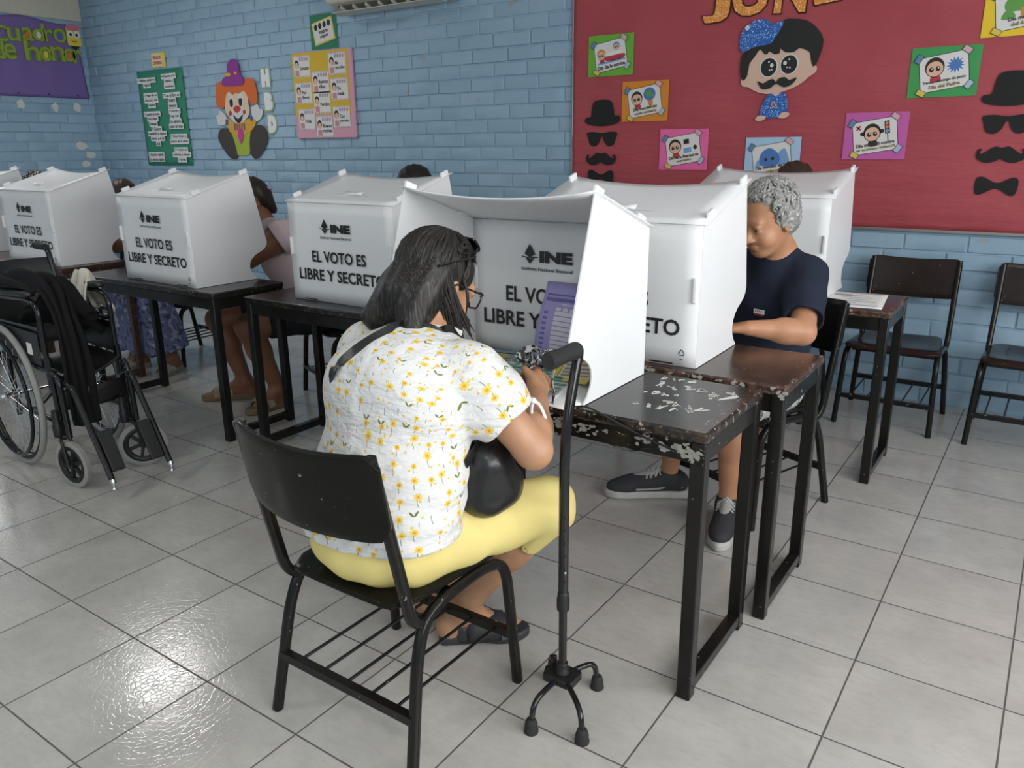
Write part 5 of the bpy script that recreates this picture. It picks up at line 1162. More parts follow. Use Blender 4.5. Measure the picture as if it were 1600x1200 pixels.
# woman in the flowered blouse -------------------------------------------------------
B = (1.58, .22, 0); 
J = dict(head=A_(1.572, .448, 1.072), hf=(.20, .86, -.42), neck=A_(1.585, .375, .955), chest=A_(1.588, .29, .815), belly=A_(1.590, .235, .655), pelvis=A_(1.575, .205, .505), TR=frame((.03, 1, 0), (0, .30, 1)),
         rc=(.180, .128, .165), rb=(.182, .140, .150), rp=(.178, .145, .098), sh=[A_(1.742, .345, .895), A_(1.425, .355, .905)], el=[A_(1.880, .41, .715), A_(1.335, .49, .745)], wr=[A_(1.775, .585, .797), A_(1.43, .68, .785)],
         hd=[A_(-.35, .9, .22), A_(.45, .85, 0)], hn=[A_(-.75, -.25, -.55), A_(0, 0, -1)], hip=[A_(1.665, .235, .498), A_(1.485, .235, .498)], kn=[A_(1.79, .605, .475), A_(1.44, .63, .475)], an=[A_(1.535, .545, .095), A_(1.37, .62, .095)], toe=[A_(1.665, .655, .03), A_(1.40, .80, .03)],
         curl=((1.1, 1.3, .8), (.3, .5, .3)), hs=1.0)
W = thing('person', 'seated dark-haired woman in a yellow-flowered white blouse, seen from behind', 'person', B)
person_body(J, SK1, B, W, .0045); eyes(J, W, B)
sh0, el0, sh1, el1 = J['sh'][0], J['el'][0], J['sh'][1], J['el'][1]
def blouse_uv(v):
    th = np.arctan2(v[:, 0]-1.588, -(v[:, 1]-.27)); k = np.clip((v[:, 2]-.78)/.12, 0, 1); dx = v[:, 0]-1.588; u = th*.185*(1-k)+k*np.arcsin(np.clip(dx/.24, -1, 1))*.24; w = v[:, 2]+1.0*k*(v[:, 1]-.16)
    for a, b, off in ((sh0, el0, 3.), (sh1, el1, 6.)):
        ba = b-a; L = np.linalg.norm(ba); e = ba/L; t = (v-a) @ e; q = v-a-t[:, None]*e; r = np.linalg.norm(q, axis=1); m = (t > -.01) & (r < .115) & (np.abs(v[:, 0]-1.585) > .13)
        e1 = unit(np.cross(e, A_(0, 1, 0))); e2 = np.cross(e, e1); a2 = np.arctan2(q @ e2, q @ e1); u = np.where(m, off+a2*.068, u); w = np.where(m, t, w)
    return np.stack([u, w, 0*u], 1)
def folds(X, Y, Z):
    a = np.exp(-((Z-.62)/.09)**2); b = np.exp(-((Z-.80)/.10)**2)*np.clip((X-1.62)/.1, 0, 1)
    return (.0030*np.sin(95*Z+14*X+9*np.sin(17*X)) * a + .0045*np.sin(34*X+30*Z+5*Y)*b*.8+.0020*np.sin(40*X+22*Z)*np.exp(-((Z-.88)/.06)**2)-.004*np.exp(-((X-1.59)/.012)**2)*np.clip((Z-.5)*4, 0, .6)).astype(np.float32)
bl = shirt('blouse', J, blouse_material(), W, B, .0048, .016, .60, .537, .002, ('cloth_uv', blouse_uv), folds, .074, .012, extra=(rc(A_(1.67, .185, .56), A_(1.52, .175, .56), .118, .115, .05), el(A_(1.585, .215, .86), A_(.155, .075, .10), J['TR'], .06)))
bl['label'] = 'white blouse printed with yellow flowers'
# collar, sleeve ties
up = unit(J['head']-J['neck'])
g = G(); Rn = frame((0, .94, .34), up)
def colf(u, v): a = PI*(.12+1.76*u)+PI/2; r = .064+.034*v; return J['neck']-np.array(B)+Rn @ A_(r*1.0*math.cos(a), r*.92*math.sin(a), .020-.034*v-.004*math.cos(2*a))
g.grid(colf, 28, 6); c_ = g.build('collar', MATS['white_cotton_with_yellow_flowers'], bl, solid=.004)
a_ = c_.data.attributes.new('cloth_uv', 'FLOAT_VECTOR', 'POINT'); a_.data.foreach_set('vector', np.array([(9+p.co.x+p.co.y*.3, p.co.z*1.+p.co.y, 0) for p in c_.data.vertices], np.float32).ravel())
q = sh0+(el0-sh0)*.58; k0 = q+A_(.025, .075, .028)-np.array(B); g = G()
g.tube(spline([k0, k0+A_(.012, .01, -.012), k0+A_(.026, .012, -.04), k0+A_(.03, .01, -.062)], 5), .0042, 6); g.tube(spline([k0, k0+A_(-.004, .0, -.03), k0+A_(.006, -.006, -.065), k0+A_(.008, -.004, -.078)], 5), .0042, 6); g.ell(k0, (.009, .009, .008), 10); g.build('sleeve_tie', mat('white_cotton_tape', (.82, .82, .83), .85), bl)
def tfold(X, Y, Z): return (.0042*np.sin(60*Y-45*X+20*Z)*np.exp(-((Y-.36)/.10)**2)+.0045*np.sin(55*Z+38*Y-30*X)*np.exp(-((Y-.56)/.09)**2)*(X > 1.6)+.003*np.sin(70*X+25*Y)*np.exp(-((Y-.15)/.09)**2)).astype(np.float32)
tr = trousers('trousers', J, mat('pale_yellow_cotton_twill', '#e3d288', .8, spec=.2, bump=(160, .15, .001), vary=.03), W, B, .005, .26, .014, .60, tfold); tr['label'] = 'pale yellow cropped trousers'
# hair: shell plus hanging locks
HM = hair_material('dark_greying_hair', (.010, .0085, .0075), (.16, .15, .14), .42)
Rm = frame(J['hf']); P = pts_local(J['head'], Rm)
Hp = [el(P(0, -.016, .040), (.084, .098, .088), Rm, .03), el(P(0, -.060, -.02), (.082, .058, .085), Rm, .04), el(P(.064, -.058, -.035), (.020, .035, .075), Rm, .03), el(P(-.066, -.030, -.03), (.022, .05, .078), Rm, .03),
      rc(P(-.035, -.075, -.05), P(-.055, -.105, -.095)-A_(.01, 0, .03), .05, .034, .04), rc(P(.03, -.078, -.05), P(.045, -.09, -.10)-A_(-.01, .0, .03), .05, .030, .04), el(P(0, .115, -.06), (.06, .06, .085), Rm, .01, 's')]
stf = lambda v: np.stack([v[:, 0]*1.6, v[:, 1]*1.6, v[:, 2]*.12], 1)
hr = sdf_obj('hair', Hp, HM, W, .005, lambda X, Y, Z: (.0016*np.sin(170*X+60*Y+8*np.sin(9*Z))).astype(np.float32), B, ('strand', stf))
R = random.Random(21); paths = []
for k in range(620):
    az = R.uniform(-PI, PI); th0 = R.uniform(.05, .9)
    if .75 < az < 1.8 and R.random() < .93: continue
    if abs(az) < .95: th0 = R.uniform(.05, .35)        # az 0 = forward, the fringe stays short
    part = .15*math.sin(az); p = []
    front = abs(az) < 1.25; thE = (1.05 if front else 1.75)+R.uniform(-.1, .1); n1 = 7; rs = R.uniform(.99, 1.05)
    azc = az if not front else az
    for i in range(n1):
        th = th0+(thE-th0)*i/(n1-1); a = azc+(0 if not front else math.copysign(.55*(i/(n1-1))**1.3, az if az else 1)); w = .003*math.sin(5*i+k)
        p.append(P(.085*rs*math.sin(th)*math.sin(a)+w, -.016+.100*rs*math.sin(th)*math.cos(a), .040+.090*rs*math.cos(th)))
    if 1.7 < az < 2.7: R.random()
    back = max(0, -math.cos(az)); ln = R.uniform(.11, .17)*(.55+.45*back) if abs(az) > 1.25 else R.uniform(.0, .05)
    if abs(az) > 1.15:
        q = p[-1]; out = (q-J['head']); out[2] = 0; out = unit(out+A_(-.02, 0, 0)); m = 6; fl = R.uniform(-.005, .022)*(1.6 if q[0] < 1.55 else .6)
        if 1.75 < az < 2.6: ln = R.uniform(.13, .165); out = unit(out*.3+A_(.25, .9, 0)); fl = R.uniform(.02, .055)
        for i in range(1, m+1):
            t = i/m; p.append(q+A_(0, 0, -ln*t)+out*(.010*math.sin(PI*t*.8)+fl*t*t)+A_(.003*math.sin(3*t+k), .003*math.cos(2.3*t+k), 0))
    paths.append(p)
locks_obj('locks', paths, .0052, HM, hr, B)
glasses(J, W, B, mat('black_glasses_frame', (.01, .01, .01), .3))
# sunglasses pushed up on the hair
g = G()
for sx in (-1, 1):
    ring = [P(sx*x, .040+y*.55+.0, .128-y*.5-.5*x*x*6) for x, y in ((.008, -.012), (.05, -.020), (.064, -.002), (.052, .024), (.020, .026), (.008, .010))]
    g.tube(bez([v-np.array(B) for v in (*ring, ring[0])], .008, 3), .003, 6); g.add([v-np.array(B) for v in ring], [tuple(range(6))])
    g.tube([P(sx*.064, .035, .110)-np.array(B), P(sx*.086, .015, .082)-np.array(B), P(sx*.090, -.045, .050)-np.array(B), P(sx*.086, -.075, .03)-np.array(B)], .0032, 6)
g.build('sunglasses', mat('black_sunglasses', (.008, .008, .009), .12), W)
# shoes: dark open sandals
def sandal(an, toe, m, parent, base, straps, cover=False, sole=.028, solem=None):
    d = toe-an; d[2] = 0; d = unit(d); t = np.cross(d, A_(0, 0, 1)); o = A_(an[0], an[1], 0); L = np.linalg.norm((toe-an)[:2])+.02
    M = Matrix(((t[0], d[0], 0, o[0]-base[0]), (t[1], d[1], 0, o[1]-base[1]), (0, 0, 1, -base[2]), (0, 0, 0, 1)))
    out = o_curve([(-.030, -.062), (.030, -.062), (.037, -.02), (.036, .06), (.047, L-.075), (.040, L-.025), (.005, L+.012), (-.030, L), (-.047, L-.05), (-.044, L-.10), (-.034, .05), (-.037, -.02)], 4)
    g = G(); g.prism(out, 0, sole, 0, M); so = g.build('sandal', solem or m, parent, bevel=.006)
    for y, w in straps:
        y = L*y; hgt = sole+.050-.015*(y/L); half = .043 if y > .08 else .040
        P_ = [M @ Vector((x*half*1.06, y+.012*x, sole*.7+(hgt-sole*.7)*(1-abs(x)**3.0))) for x in np.linspace(-1, 1, 13)]; g = G(); g.bar(P_, w, .006, up=tuple((M.to_3x3() @ Vector((0, 1, 0))))); g.build('strap', m, so)
    return so, M, L
M_sand = mat('dark_grey_leather', (.035, .035, .04), .55, bump=(60, .2)); 
for i in (0, 1):
    so, M, L = sandal(J['an'][i], J['toe'][i], M_sand, W, B, ((.34, .035), (.66, .05)))
    g = G(); g.grid(lambda u, v: M @ Vector(((u*2-1)*0+math.cos(PI*(1+u))*.042, -.052*math.sin(PI*u)+.02-.005*v, .012+.05*v)), 14, 4); g.build('heel_counter', M_sand, so, solid=.005)
    g = G(); g.grid(lambda u, v: M @ Vector((math.cos(PI*u)*.050, .02+.105*v, .018+.064*abs(math.sin(PI*u))**.7*(1.15-.30*v))), 12, 5); g.build('upper', M_sand, so, solid=.005)
# shoulder bag
t = thing('handbag', 'black leather shoulder bag at the right hip of the woman in the flowered blouse', 'handbag', (1.80, .46, .545), math.radians(20))
bp = [el((1.765, .375, .640), (.060, .070, .090), frame((.25, 1, 0)), .03), el((1.772, .385, .590), (.058, .082, .052), frame((.25, 1, 0)), .03), rc((1.77, .37, .67), (1.785, .455, .605), .05, .028, .04)]
Mi = Matrix.Rotation(-math.radians(20), 4, 'Z')
M_leather = mat('black_soft_leather', (.010, .010, .011), .32, bump=(45, .35, .004))
o = sdf_obj('bag_body', bp, M_leather, None, .005, lambda X, Y, Z: (.002*np.sin(60*Y+40*Z)).astype(np.float32), (0, 0, 0)); o.parent = t; o.matrix_parent_inverse = (Matrix.Translation((1.80, .46, .545)) @ Matrix.Rotation(math.radians(20), 4, 'Z')).inverted()
g = G()
from mathutils.bvhtree import BVHTree
bm_ = bl.data; bvh = BVHTree.FromPolygons([tuple(np.array(v.co)+np.array(B)) for v in bm_.vertices], [tuple(p.vertices) for p in bm_.polygons]); back = []; nrm = []
for q in ((678, 489), (655, 499), (630, 509), (603, 521), (577, 535), (553, 551), (533, 568), (519, 588)):   # lies on the cloth of the back
    h_, n_, _, _ = bvh.ray_cast(Vector(CAM), Vector(ray(*q)).normalized())
    if h_ is not None: back.append(h_+n_*.0035); nrm.append(n_)
fr_ = []
for x_, z_ in ((1.775, .70), (1.755, .78), (1.715, .86)):
    h_, n_, _, _ = bvh.ray_cast(Vector((x_, .9, z_)), Vector((0, -1, 0)))
    if h_ is not None: fr_.append(h_+n_*.003)
for x_, y_ in ((1.672, .405), (1.662, .36)):
    h_, n_, _, _ = bvh.ray_cast(Vector((x_, y_, 1.3)), Vector((0, 0, -1)))
    if h_ is not None: fr_.append(h_+n_*.003)
sd_ = []
for y_, z_ in ((.215, .795), (.265, .75)):
    h_, n_, _, _ = bvh.ray_cast(Vector((.9, y_, z_)), Vector((1, 0, 0)))
    if h_ is not None: sd_.append(h_+n_*.004)
SPL = spline(fr_+back+sd_+[(1.352, .33, .69), (1.37, .36, .66), (1.50, .43, .61), (1.62, .45, .60), (1.75, .47, .66)], 6)
vs_ = []; L_ = len(SPL)
for i_, p_ in enumerate(SPL):
    t_ = (SPL[min(i_+1, L_-1)]-SPL[max(i_-1, 0)]).normalized(); c_ = Vector((1.588, .27, p_.z)); n_ = (p_-c_); n_ = (n_-t_*n_.dot(t_)).normalized(); w_ = t_.cross(n_)
    vs_ += [p_+w_*.0115+n_*.0015, p_-w_*.0115+n_*.0015, p_-w_*.0115-n_*.0025, p_+w_*.0115-n_*.0025]
g.add(vs_, [(i_*4+k_, i_*4+(k_+1) % 4, i_*4+4+(k_+1) % 4, i_*4+4+k_) for i_ in range(L_-1) for k_ in range(4)]+[(3, 2, 1, 0), (L_*4-4, L_*4-3, L_*4-2, L_*4-1)]); st = g.build('strap', M_leather, None); st.parent = t; st.matrix_parent_inverse = o.matrix_parent_inverse
# pen with its ribbon
t = thing('marker_pen', 'black marker in the hand of the woman in the flowered blouse', 'pen', tuple(J['wr'][0]+A_(-.05, .085, -.015)))
g = G(); g.tube([(-.03, .035, -.032), (.0, 0, .01), (.028, -.03, .05)], [.003, .006, .006], 10); g.build('barrel', M_black, t)
M_rib = NT('black_and_white_printed_ribbon'); co = M_rib.coord(); M_rib.base(M_rib.mix(M_rib.ramp(M_rib.noise(M_rib.scale(co, (1, 1, 1)), 95, 2), .48, .53), (.03, .03, .035), (.55, .55, .57))); M_rib.rough(.45); M_rib = M_rib.m
t = thing('pen_ribbon', 'black and white printed ribbon knotted at the pen and hanging beside the cane grip', 'ribbon', (1.745, .625, .86))
kn0 = ony(831, 559, .62)-A_(1.745, .625, .86); g = G(); R = random.Random(12)
for k in range(9):
    c = kn0+A_(*[R.uniform(-.014, .014) for _ in range(3)]); a = R.uniform(0, 6); pts = [c+A_(.022*math.cos(a+q), .014*math.sin(a*2+q*1.3), .018*math.sin(a+q)) for q in (0, 1.2, 2.4, 3.6, 5.)]; g.bar(spline(pts, 4), .011, .0012, up=(.3, .2, 1))
g.build('knot', M_rib, t)
loop = [ony(845, 552, .63), ony(858, 548, .65), ony(874, 552, .67), ony(872, 566, .66)]; g = G(); g.bar(spline([p-A_(1.745, .625, .86) for p in loop], 6), .011, .001, up=(0, .4, 1)); g.build('loop', M_rib, t)
tail = [ony(866, 574, .655), ony(862, 596, .645), ony(865, 618, .635), ony(861, 640, .63)]; g = G(); g.bar(spline([p-A_(1.745, .625, .86) for p in tail], 6), .014, .001, up=(.8, -.5, .1)); g.build('tail', M_rib, t)

# grey-haired man ---------------------------------------------------------------------------
B = (1.92, 1.95, 0)
J = dict(head=A_(1.945, 1.835, 1.135), hf=(-.42, -.85, -.32), neck=A_(1.965, 1.93, 1.005), chest=A_(1.945, 1.965, .83), belly=A_(1.92, 1.99, .67), pelvis=A_(1.90, 2.0, .515), TR=frame((-.25, -.97, 0), (-.0, -.22, 1)),
         rc=(.175, .12, .165), rb=(.165, .125, .15), rp=(.175, .135, .095), sh=[A_(1.795, 2.00, .935), A_(2.070, 1.925, .932)], el=[A_(1.70, 1.80, .80), A_(2.135, 1.70, .775)], wr=[A_(1.72, 1.58, .79), A_(1.985, 1.585, .795)],
         hd=[A_(.15, -1, 0), A_(-.9, -.35, -.05)], hn=[A_(0, 0, -1), A_(0, 0, -1)], hip=[A_(1.80, 2.01, .505), A_(1.985, 1.95, .505)], kn=[A_(1.72, 1.69, .485), A_(1.935, 1.655, .485)], an=[A_(1.635, 1.80, .11), A_(1.925, 1.685, .11)], toe=[A_(1.435, 1.67, .03), A_(1.972, 1.475, .03)], hs=1.03)
W = thing('person', 'grey-haired man in a navy t-shirt seated behind the screen on the right', 'person', B)
person_body(J, SK2, B, W, .0055, feet=False); eyes(J, W, B)
NV = mat('navy_cotton_jersey', '#252b3a', .85, spec=.2, bump=(14, .5, .01), vary=.1)
sh_ = shirt('shirt', J, NV, W, B, .0055, .016, .80, .52, .0, None, lambda X, Y, Z: (.0035*np.sin(30*X+42*Z-20*Y)*np.clip((Z-.7)*6, 0, 1)).astype(np.float32), .070)
p = ony(1186, 487, 1.81)-A_(*B); Rb = Matrix(((.95, -.05, -.3), (-.3, .1, -.95), (0, 1, .1))).to_4x4()
g = G(); g.box((0, 0, 0), (.045, .016, .002), 0, Matrix.Translation(p) @ Rb); g.box((0, -.0125, 0), (.04, .004, .002), 1, Matrix.Translation(p) @ Rb)
for k in range(4): g.box((-.014+.008*k, .001, .0012), (.004, .006, .0008), 2, Matrix.Translation(p) @ Rb)
g.build('badge', [M_paper, pm('#a8303a'), pm('#8a3a40')], sh_, smooth=False)
trousers('shorts', J, print_cloth('grey_patterned_shorts', (.45, .45, .43), ((.62, .62, .60), (.10, .10, .10)), 30), W, B, .007, -.12, .016, .58)
HG = hair_material('grey_wavy_hair', (.24, .24, .23), (.72, .71, .68), .9, 90)
Rm = frame(J['hf']); P = pts_local(J['head'], Rm, 1.01)
Hp = [el(P(0, -.022, .050), (.086, .092, .088), Rm, .03), el(P(0, -.055, -.005), (.082, .062, .080), Rm, .04), el(P(.074, -.022, -.002), (.017, .036, .058), Rm, .02), el(P(-.072, -.02, .005), (.016, .038, .05), Rm, .02), el(P(0, .10, .0), (.07, .05, .070), Rm, .01, 's')]
hr = sdf_obj('hair', Hp, HG, W, .0055, lambda X, Y, Z: (.004*np.sin(70*X+12*np.sin(40*Z))*np.sin(60*Y+50*Z)).astype(np.float32), B, ('strand', lambda v: v*.6))
R = random.Random(31); paths = []
for k in range(420):
    az = R.uniform(-PI, PI); th = R.uniform(.0, 1.0 if abs(az) < 1.0 else 1.9); p = []; dth = R.uniform(.35, .75); tw = R.choice((-1, 1)); ph = R.uniform(0, 6)
    if abs(az) < 1.1: th = min(th, .75); dth *= .5
    for i in range(8):
        u = i/7; a = az+.22*tw*u+.10*math.sin(7*u+ph); t2 = th+dth*u; rr = 1.02+.10*math.sin(PI*u)*R.uniform(.6, 1.1)+.02*math.sin(9*u+ph)
        p.append(P(.084*rr*math.sin(t2)*math.sin(a), -.020+.094*rr*math.sin(t2)*math.cos(a), .046+.088*rr*math.cos(t2)))
    paths.append(p)
locks_obj('locks', paths, .0062, HG, hr, B)
M_shoe = mat('dark_grey_mesh_fabric', (.035, .035, .04), .8, bump=(180, .4)); M_shoeg = mat('light_grey_mesh_fabric', (.34, .34, .33), .85, bump=(180, .4)); M_sole = mat('off_white_rubber_sole', (.50, .49, .46), .6, vary=.15, vscale=40)
def sneaker(an, toe, parent, base):
    d = toe-an; d[2] = 0; d = unit(d); t = np.cross(d, A_(0, 0, 1)); o = A_(an[0], an[1], 0); Fm = np.stack([t, d, A_(0, 0, 1)], 1); L = np.linalg.norm((toe-an)[:2])
    P = lambda x, y, z: o+Fm @ A_(x, y, z)
    U = [rc(P(0, -.04, .062), P(0, L-.075, .052), .040, .037, .03), el(P(0, L-.045, .045), (.043, .062, .032), Fm, .03), rc(P(0, -.035, .07), P(0, .0, .098), .036, .040, .03), rc(P(0, .0, .085), P(0, L-.10, .062), .036, .030, .03),
         ('cc', P(0, -.002, .088), P(0, -.006, .16), .034, .040, .006, 's'), pl((0, 0, .026), (0, 0, -1), tuple(np.minimum(P(-.1, -.15, -.05), P(.1, L+.1, -.05))-.15), tuple(np.maximum(P(-.1, -.15, .03), P(.1, L+.1, .03))+A_(.15, .15, 0)))]
    so = sdf_obj('sneaker', U, M_shoe, parent, .004, None, base)
    M = Matrix(((t[0], d[0], 0, o[0]-base[0]), (t[1], d[1], 0, o[1]-base[1]), (0, 0, 1, 0), (0, 0, 0, 1)))
    out = o_curve([(-.032, -.080), (.032, -.080), (.043, -.03), (.036, .04), (.046, L-.08), (.040, L-.02), (.004, L+.025), (-.034, L), (-.046, L-.06), (-.036, .04), (-.043, -.03)], 5)
    g = G(); g.prism(out, 0, .036, 0, M); g.build('sole', M_sole, so, bevel=.010)
    tg = [rc(P(0, .035, .105), P(0, L-.10, .078), .024, .022, .01)]; sdf_obj('tongue', tg, M_shoeg, so, .004, None, base)
    g = G()
    for k in range(5):
        y = .045+(L-.15)*k/4.5; z = .128-.028*k/4
        for q in (-1, 1): g.bar([M @ Vector((-.032*q, y-.006, z-.022)), M @ Vector((0, y, z+.003)), M @ Vector((.032*q, y+.012, z-.024))], .006, .003, up=tuple(d))
    g.build('laces', mat('pale_grey_laces', (.50, .50, .48), .8), so)
    g = G()
    for q in (-1, 1): g.bar(spline([M @ Vector((q*.042, -.05, .055)), M @ Vector((q*.0425, -.01, .075)), M @ Vector((q*.041, .04, .052)), M @ Vector((q*.043, L-.10, .046))], 5), .008, .003, up=(0, 0, 1))
    g.build('side_stripe', M_shoeg, so)
for i in (0, 1): sneaker(J['an'][i], J['toe'][i], W, B)

# woman in the pink top -----------------------------------------------------------------------
def simple_person(label, base, J, skin, topm, botm, hairm, h=.008, frac=.2, hairfn=None, shoe=None, sleeve=.62, skirt=None, hem=.50):
    W = thing('person', label, 'person', base); person_body(J, skin, base, W, h, feet=shoe is not None and shoe[0] == 'sandal'); eyes(J, W, base)
    shirt('shirt', J, topm, W, base, h, .016, sleeve, hem, .0, None, None, .066*max(1, J.get('aw', 1)*.98))
    if skirt:
        kn, an = J['kn'], J['an']; mk = (kn[0]+kn[1])/2; L = [el(J['pelvis'], A_(.20, .16, .11), J['TR'], .06)]
        for i in (0, 1): L += [rc(J['hip'][i], kn[i], .105, .095, .06), cc(kn[i]+A_(0, 0, .04), A_(an[i][0], an[i][1], .14), .10, .125, .05)]
        L += [cc(mk+A_(0, 0, .02), A_(*((an[0]+an[1])/2)[:2], .14), .12, .13, .06)]
        sdf_obj('skirt', L, skirt, W, h, lambda X, Y, Z: (.006*np.sin(45*X+20*Y)*np.clip((.5-Z)*4, 0, 1)).astype(np.float32), base)
    else: trousers('trousers' if frac > 0 else 'shorts', J, botm, W, base, h, frac, .014, .58)
    Rm = frame(J['hf']); P = pts_local(J['head'], Rm, J.get('hs', 1.)); hairfn(W, P, Rm)
    for i in (0, 1):
        if shoe and shoe[0] == 'sandal':
            so, M, L = sandal(J['an'][i], J['toe'][i], shoe[1], W, base, ((.42, .040), (.68, .040)), sole=.034, solem=shoe[2])
            g = G()
            for y in (.42, .68): q = M @ Vector((.022, L*y, .034+.048-.015*y)); g.box(q, (.022, .018, .008))
            g.build('buckle', mat('pale_gold_buckle', '#b9a888', .35, metal=.6), so, bevel=.002)
        elif shoe:
            d = J['toe'][i]-J['an'][i]; d[2] = 0; d = unit(d); a = J['an'][i]; Fm = frame(d); L = [rc(A_(a[0], a[1], .06)-d*.03, A_(*J['toe'][i][:2], .04)-d*.03, .042, .036, .03), rc(A_(a[0], a[1], .10), A_(a[0], a[1], .06), .044, .042, .03), pl((0, 0, .002), (0, 0, -1), A_(a[0]-.4, a[1]-.4, -.2), A_(a[0]+.4, a[1]+.4, .02))]
            sdf_obj('shoe', L, shoe[1], W, .006, None, base)
    return W
def seated(x, y, f, head, kn, an, wr, el_, toe=None, lean=.08, hs=1.03, hf=None, sz=1.):
    f = unit((f[0], f[1], 0)); lf = A_(-f[1], f[0], 0); c = A_(x, y, 0); z = A_(0, 0, 1)
    head = A_(*head); nk = head-A_(0, 0, .135)-f*.065; ch = c+f*lean*.7+z*(.52+(nk[2]-.52)*.66); ch[:2] = ch[:2]*.5+(nk[:2]*.66+c[:2]*.34)*.5
    sh = [nk+z*-.055-lf*.155*sz-f*.01, nk+z*-.055+lf*.155*sz-f*.01]
    return dict(head=head, hf=hf or (f[0], f[1], -.35), neck=nk, chest=ch, belly=(ch+c+z*.52)/2, pelvis=c+z*.515, TR=frame(f, unit(nk-c-z*.5)), sh=sh, el=[A_(*e) for e in el_], wr=[A_(*e) for e in wr], hd=[unit(f+lf*.2), unit(f-lf*.2)], hn=[-z, -z],
                hip=[c-lf*.09+z*.505, c+lf*.09+z*.505], kn=[A_(*k) for k in kn], an=[A_(*k) for k in an], toe=[A_(*(a if toe is None else b)) for a, b in zip([A_(*k)+f*.17-z*.06 for k in an], toe or an)], hs=hs)
J = seated(-.62, 2.06, (-.38, -.92), (-1.015, 1.90, 1.115), [(-1.04, 1.62, .475), (-.73, 1.58, .475)], [(-.965, 1.70, .10), (-.672, 1.70, .10)], [(-1.12, 1.66, .79), (-.98, 1.58, .79)], [(-1.25, 1.84, .80), (-.925, 1.66, .765)], [(-1.13, 1.55, .03), (-.70, 1.52, .03)], lean=.12)
J['aw'] = 1.35; J['lw'] = 1.15; J['rc'] = (.165, .115, .155); J['rb'] = (.17, .125, .15)
J['chest'] = A_(-.905, 2.005, .80); J['belly'] = A_(-.79, 2.03, .655); J['sh'][1] = A_(-.745, 1.895, .935); J['sh'][0] = A_(-1.11, 2.02, .93)
def pink_hair(W, P, Rm):
    m = hair_material('dark_brown_hair', (.022, .014, .010), (.08, .055, .04), .6); b = W.location
    L = [el(P(0, -.018, .042), (.083, .096, .086), Rm, .03), el(P(0, -.06, -.005), (.078, .05, .07), Rm, .03), rc(P(0, -.078, .0), P(0, -.092, -.085), .052, .030, .03), el(P(0, .105, -.04), (.07, .055, .085), Rm, .01, 's')]
    h_ = sdf_obj('hair', L, m, W, .005, lambda X, Y, Z: (.002*np.sin(150*X+90*Y+40*Z)).astype(np.float32), b, ('strand', lambda v: np.stack([v[:, 0], v[:, 1], v[:, 2]*.3], 1)))
    g = G(); c = P(-.005, -.108, .03)-A_(*b); g.torus(c, .026, .011, axis='z', n=18, k=8); g.build('hair_tie', mat('lilac_fabric', '#a596b8', .8), h_)
PK = mat('pale_pink_jersey', '#e0cbcf', .85, spec=.2, bump=(18, .4, .008))
W = simple_person('woman in a pale pink top with tied-back dark hair', (-.62, 2.06, 0), J, SK3, PK, mat('dark_denim', '#1c1d22', .85, bump=(60, .3)), None, .006, -.22, pink_hair, ('sandal', mat('beige_leather', '#9a8a72', .6, bump=(60, .2)), mat('tan_cork_sole', '#7d6a52', .8, bump=(90, .3))), .12)
glasses(J, W, (-.62, 2.06, 0), MATS['black_glasses_frame'])
g = G(); s0 = J['sh'][1]; b_ = A_(-.62, 2.06, 0); g.bar(spline([s0+A_(-.03, -.075, -.10)-b_, s0+A_(-.035, -.03, .045)-b_, s0+A_(-.015, .055, .035)-b_, s0+A_(-.02, .09, -.10)-b_], 6), .022, .006, up=(0, 1, .2)); g.build('bag_strap', M_darkcloth, W)
# person in the blue dress
J = seated(-2.28, 2.10, (.05, -1), (-2.485, 1.985, 1.075), [(-2.20, 1.74, .475), (-1.93, 1.76, .475)], [(-2.13, 1.73, .10), (-1.85, 1.80, .10)], [(-2.45, 1.62, .79), (-2.22, 1.60, .79)], [(-2.62, 1.82, .80), (-2.115, 1.77, .835)], [(-2.14, 1.60, .03), (-1.80, 1.67, .03)])
def brown_hair(W, P, Rm):
    m = hair_material('brown_hair', (.035, .020, .013), (.11, .07, .045), .7); L = [el(P(0, -.015, .045), (.09, .10, .09), Rm, .03), el(P(0, -.055, -.02), (.09, .06, .09), Rm, .03), el(P(0, .105, -.04), (.07, .055, .085), Rm, .01, 's')]
    sdf_obj('hair', L, m, W, .006, lambda X, Y, Z: (.003*np.sin(120*X+70*Y+60*Z)).astype(np.float32), W.location, ('strand', lambda v: np.stack([v[:, 0], v[:, 1], v[:, 2]*.3], 1)))
BLU = print_cloth('blue_flower_print_cotton', (.13, .15, .28), ((.32, .34, .46), (.05, .06, .12)), 26)
simple_person('person with brown hair in a blue flowered dress, behind the second screen from the left', (-2.28, 2.10, 0), J, SK3, BLU, None, None, .008, .2, brown_hair, ('sandal', mat('pale_leather', '#a8a092', .6), mat('pale_sole', '#8a8478', .8)), .7, BLU)
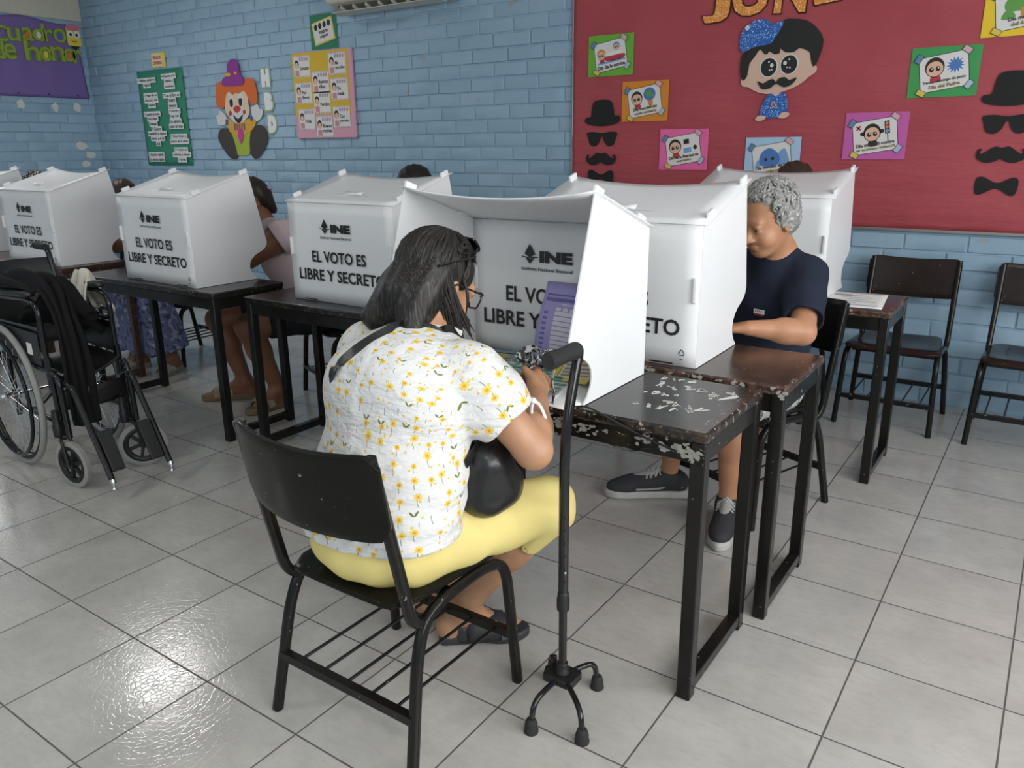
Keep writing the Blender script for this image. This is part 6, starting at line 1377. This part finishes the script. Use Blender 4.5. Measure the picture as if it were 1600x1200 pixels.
# far-left voter in a spotted head scarf
J = seated(-3.62, 2.12, (0, -1), (-3.70, 2.0, 1.125), [(-3.70, 1.78, .475), (-3.5, 1.78, .475)], [(-3.70, 1.80, .10), (-3.5, 1.8, .10)], [(-3.72, 1.60, .79), (-3.5, 1.60, .79)], [(-3.85, 1.80, .80), (-3.42, 1.80, .80)])
def scarf(W, P, Rm):
    s = NT('black_scarf_with_pale_spots'); co = s.coord(); v = s.n('TexVoronoi'); v.inputs['Scale'].default_value = 75; s.put(v.inputs['Vector'], co); s.base(s.mix(s.ramp(v.outputs['Distance'], .32, .38), (.55, .53, .5), (.02, .02, .02))); s.rough(.8)
    L = [el(P(0, -.015, .042), (.085, .099, .088), Rm, .03), el(P(0, -.055, -.01), (.082, .06, .075), Rm, .03), el(P(0, .105, -.04), (.07, .055, .085), Rm, .01, 's')]; sdf_obj('head_scarf', L, s.m, W, .006, None, W.location)
simple_person('person in a black head scarf with pale spots, behind the screens at the left edge', (-3.62, 2.12, 0), J, SK3, mat('grey_jersey', '#6a6f78', .85), mat('dark_trousers', '#20222a', .85), None, .009, .85, scarf, ('shoe', M_shoe))
def black_hair(W, P, Rm):
    m = hair_material('black_hair', (.008, .007, .006), (.03, .026, .022), .6); L = [el(P(0, -.015, .042), (.083, .098, .086), Rm, .03), el(P(0, -.05, -.01), (.08, .06, .06), Rm, .03), el(P(0, .105, -.025), (.07, .055, .075), Rm, .01, 's')]
    sdf_obj('hair', L, m, W, .005, lambda X, Y, Z: (.0016*np.sin(160*X+120*Y)).astype(np.float32), W.location, ('strand', lambda v: v))
J = seated(.15, 2.14, (0, -1), (.15, 1.985, 1.185), [(.03, 1.76, .475), (.26, 1.76, .475)], [(.06, 1.80, .10), (.25, 1.80, .10)], [(.14, 1.66, .79), (.36, 1.64, .79)], [(-.02, 1.84, .82), (.42, 1.84, .82)], hf=(0, -.95, -.25))
simple_person('person with short black hair showing above a screen', (.15, 2.14, 0), J, SK3, mat('grey_green_jersey', '#4e5a58', .85), mat('dark_denim', '#1c1d22', .85), None, .009, .85, black_hair, ('shoe', M_shoe))
J = seated(1.66, 3.14, (0, -1), (1.69, 3.03, 1.175), [(1.60, 2.84, .475), (1.78, 2.84, .475)], [(1.60, 2.80, .10), (1.78, 2.76, .10)], [(1.6, 2.88, .80), (1.78, 2.88, .80)], [(1.47, 3.0, .80), (1.90, 3.0, .80)], [(1.60, 2.62, .03), (1.775, 2.58, .03)])
simple_person('person almost hidden behind the farthest screen, hair tip before the whale card', (1.66, 3.14, 0), J, SK3, mat('beige_jersey', '#8a7f70', .85), mat('dark_denim', '#1c1d22', .85), None, .009, .85, brown_hair, ('sandal', mat('beige_leather', '#9a8a72', .6), mat('tan_cork_sole', '#7d6a52', .8)))
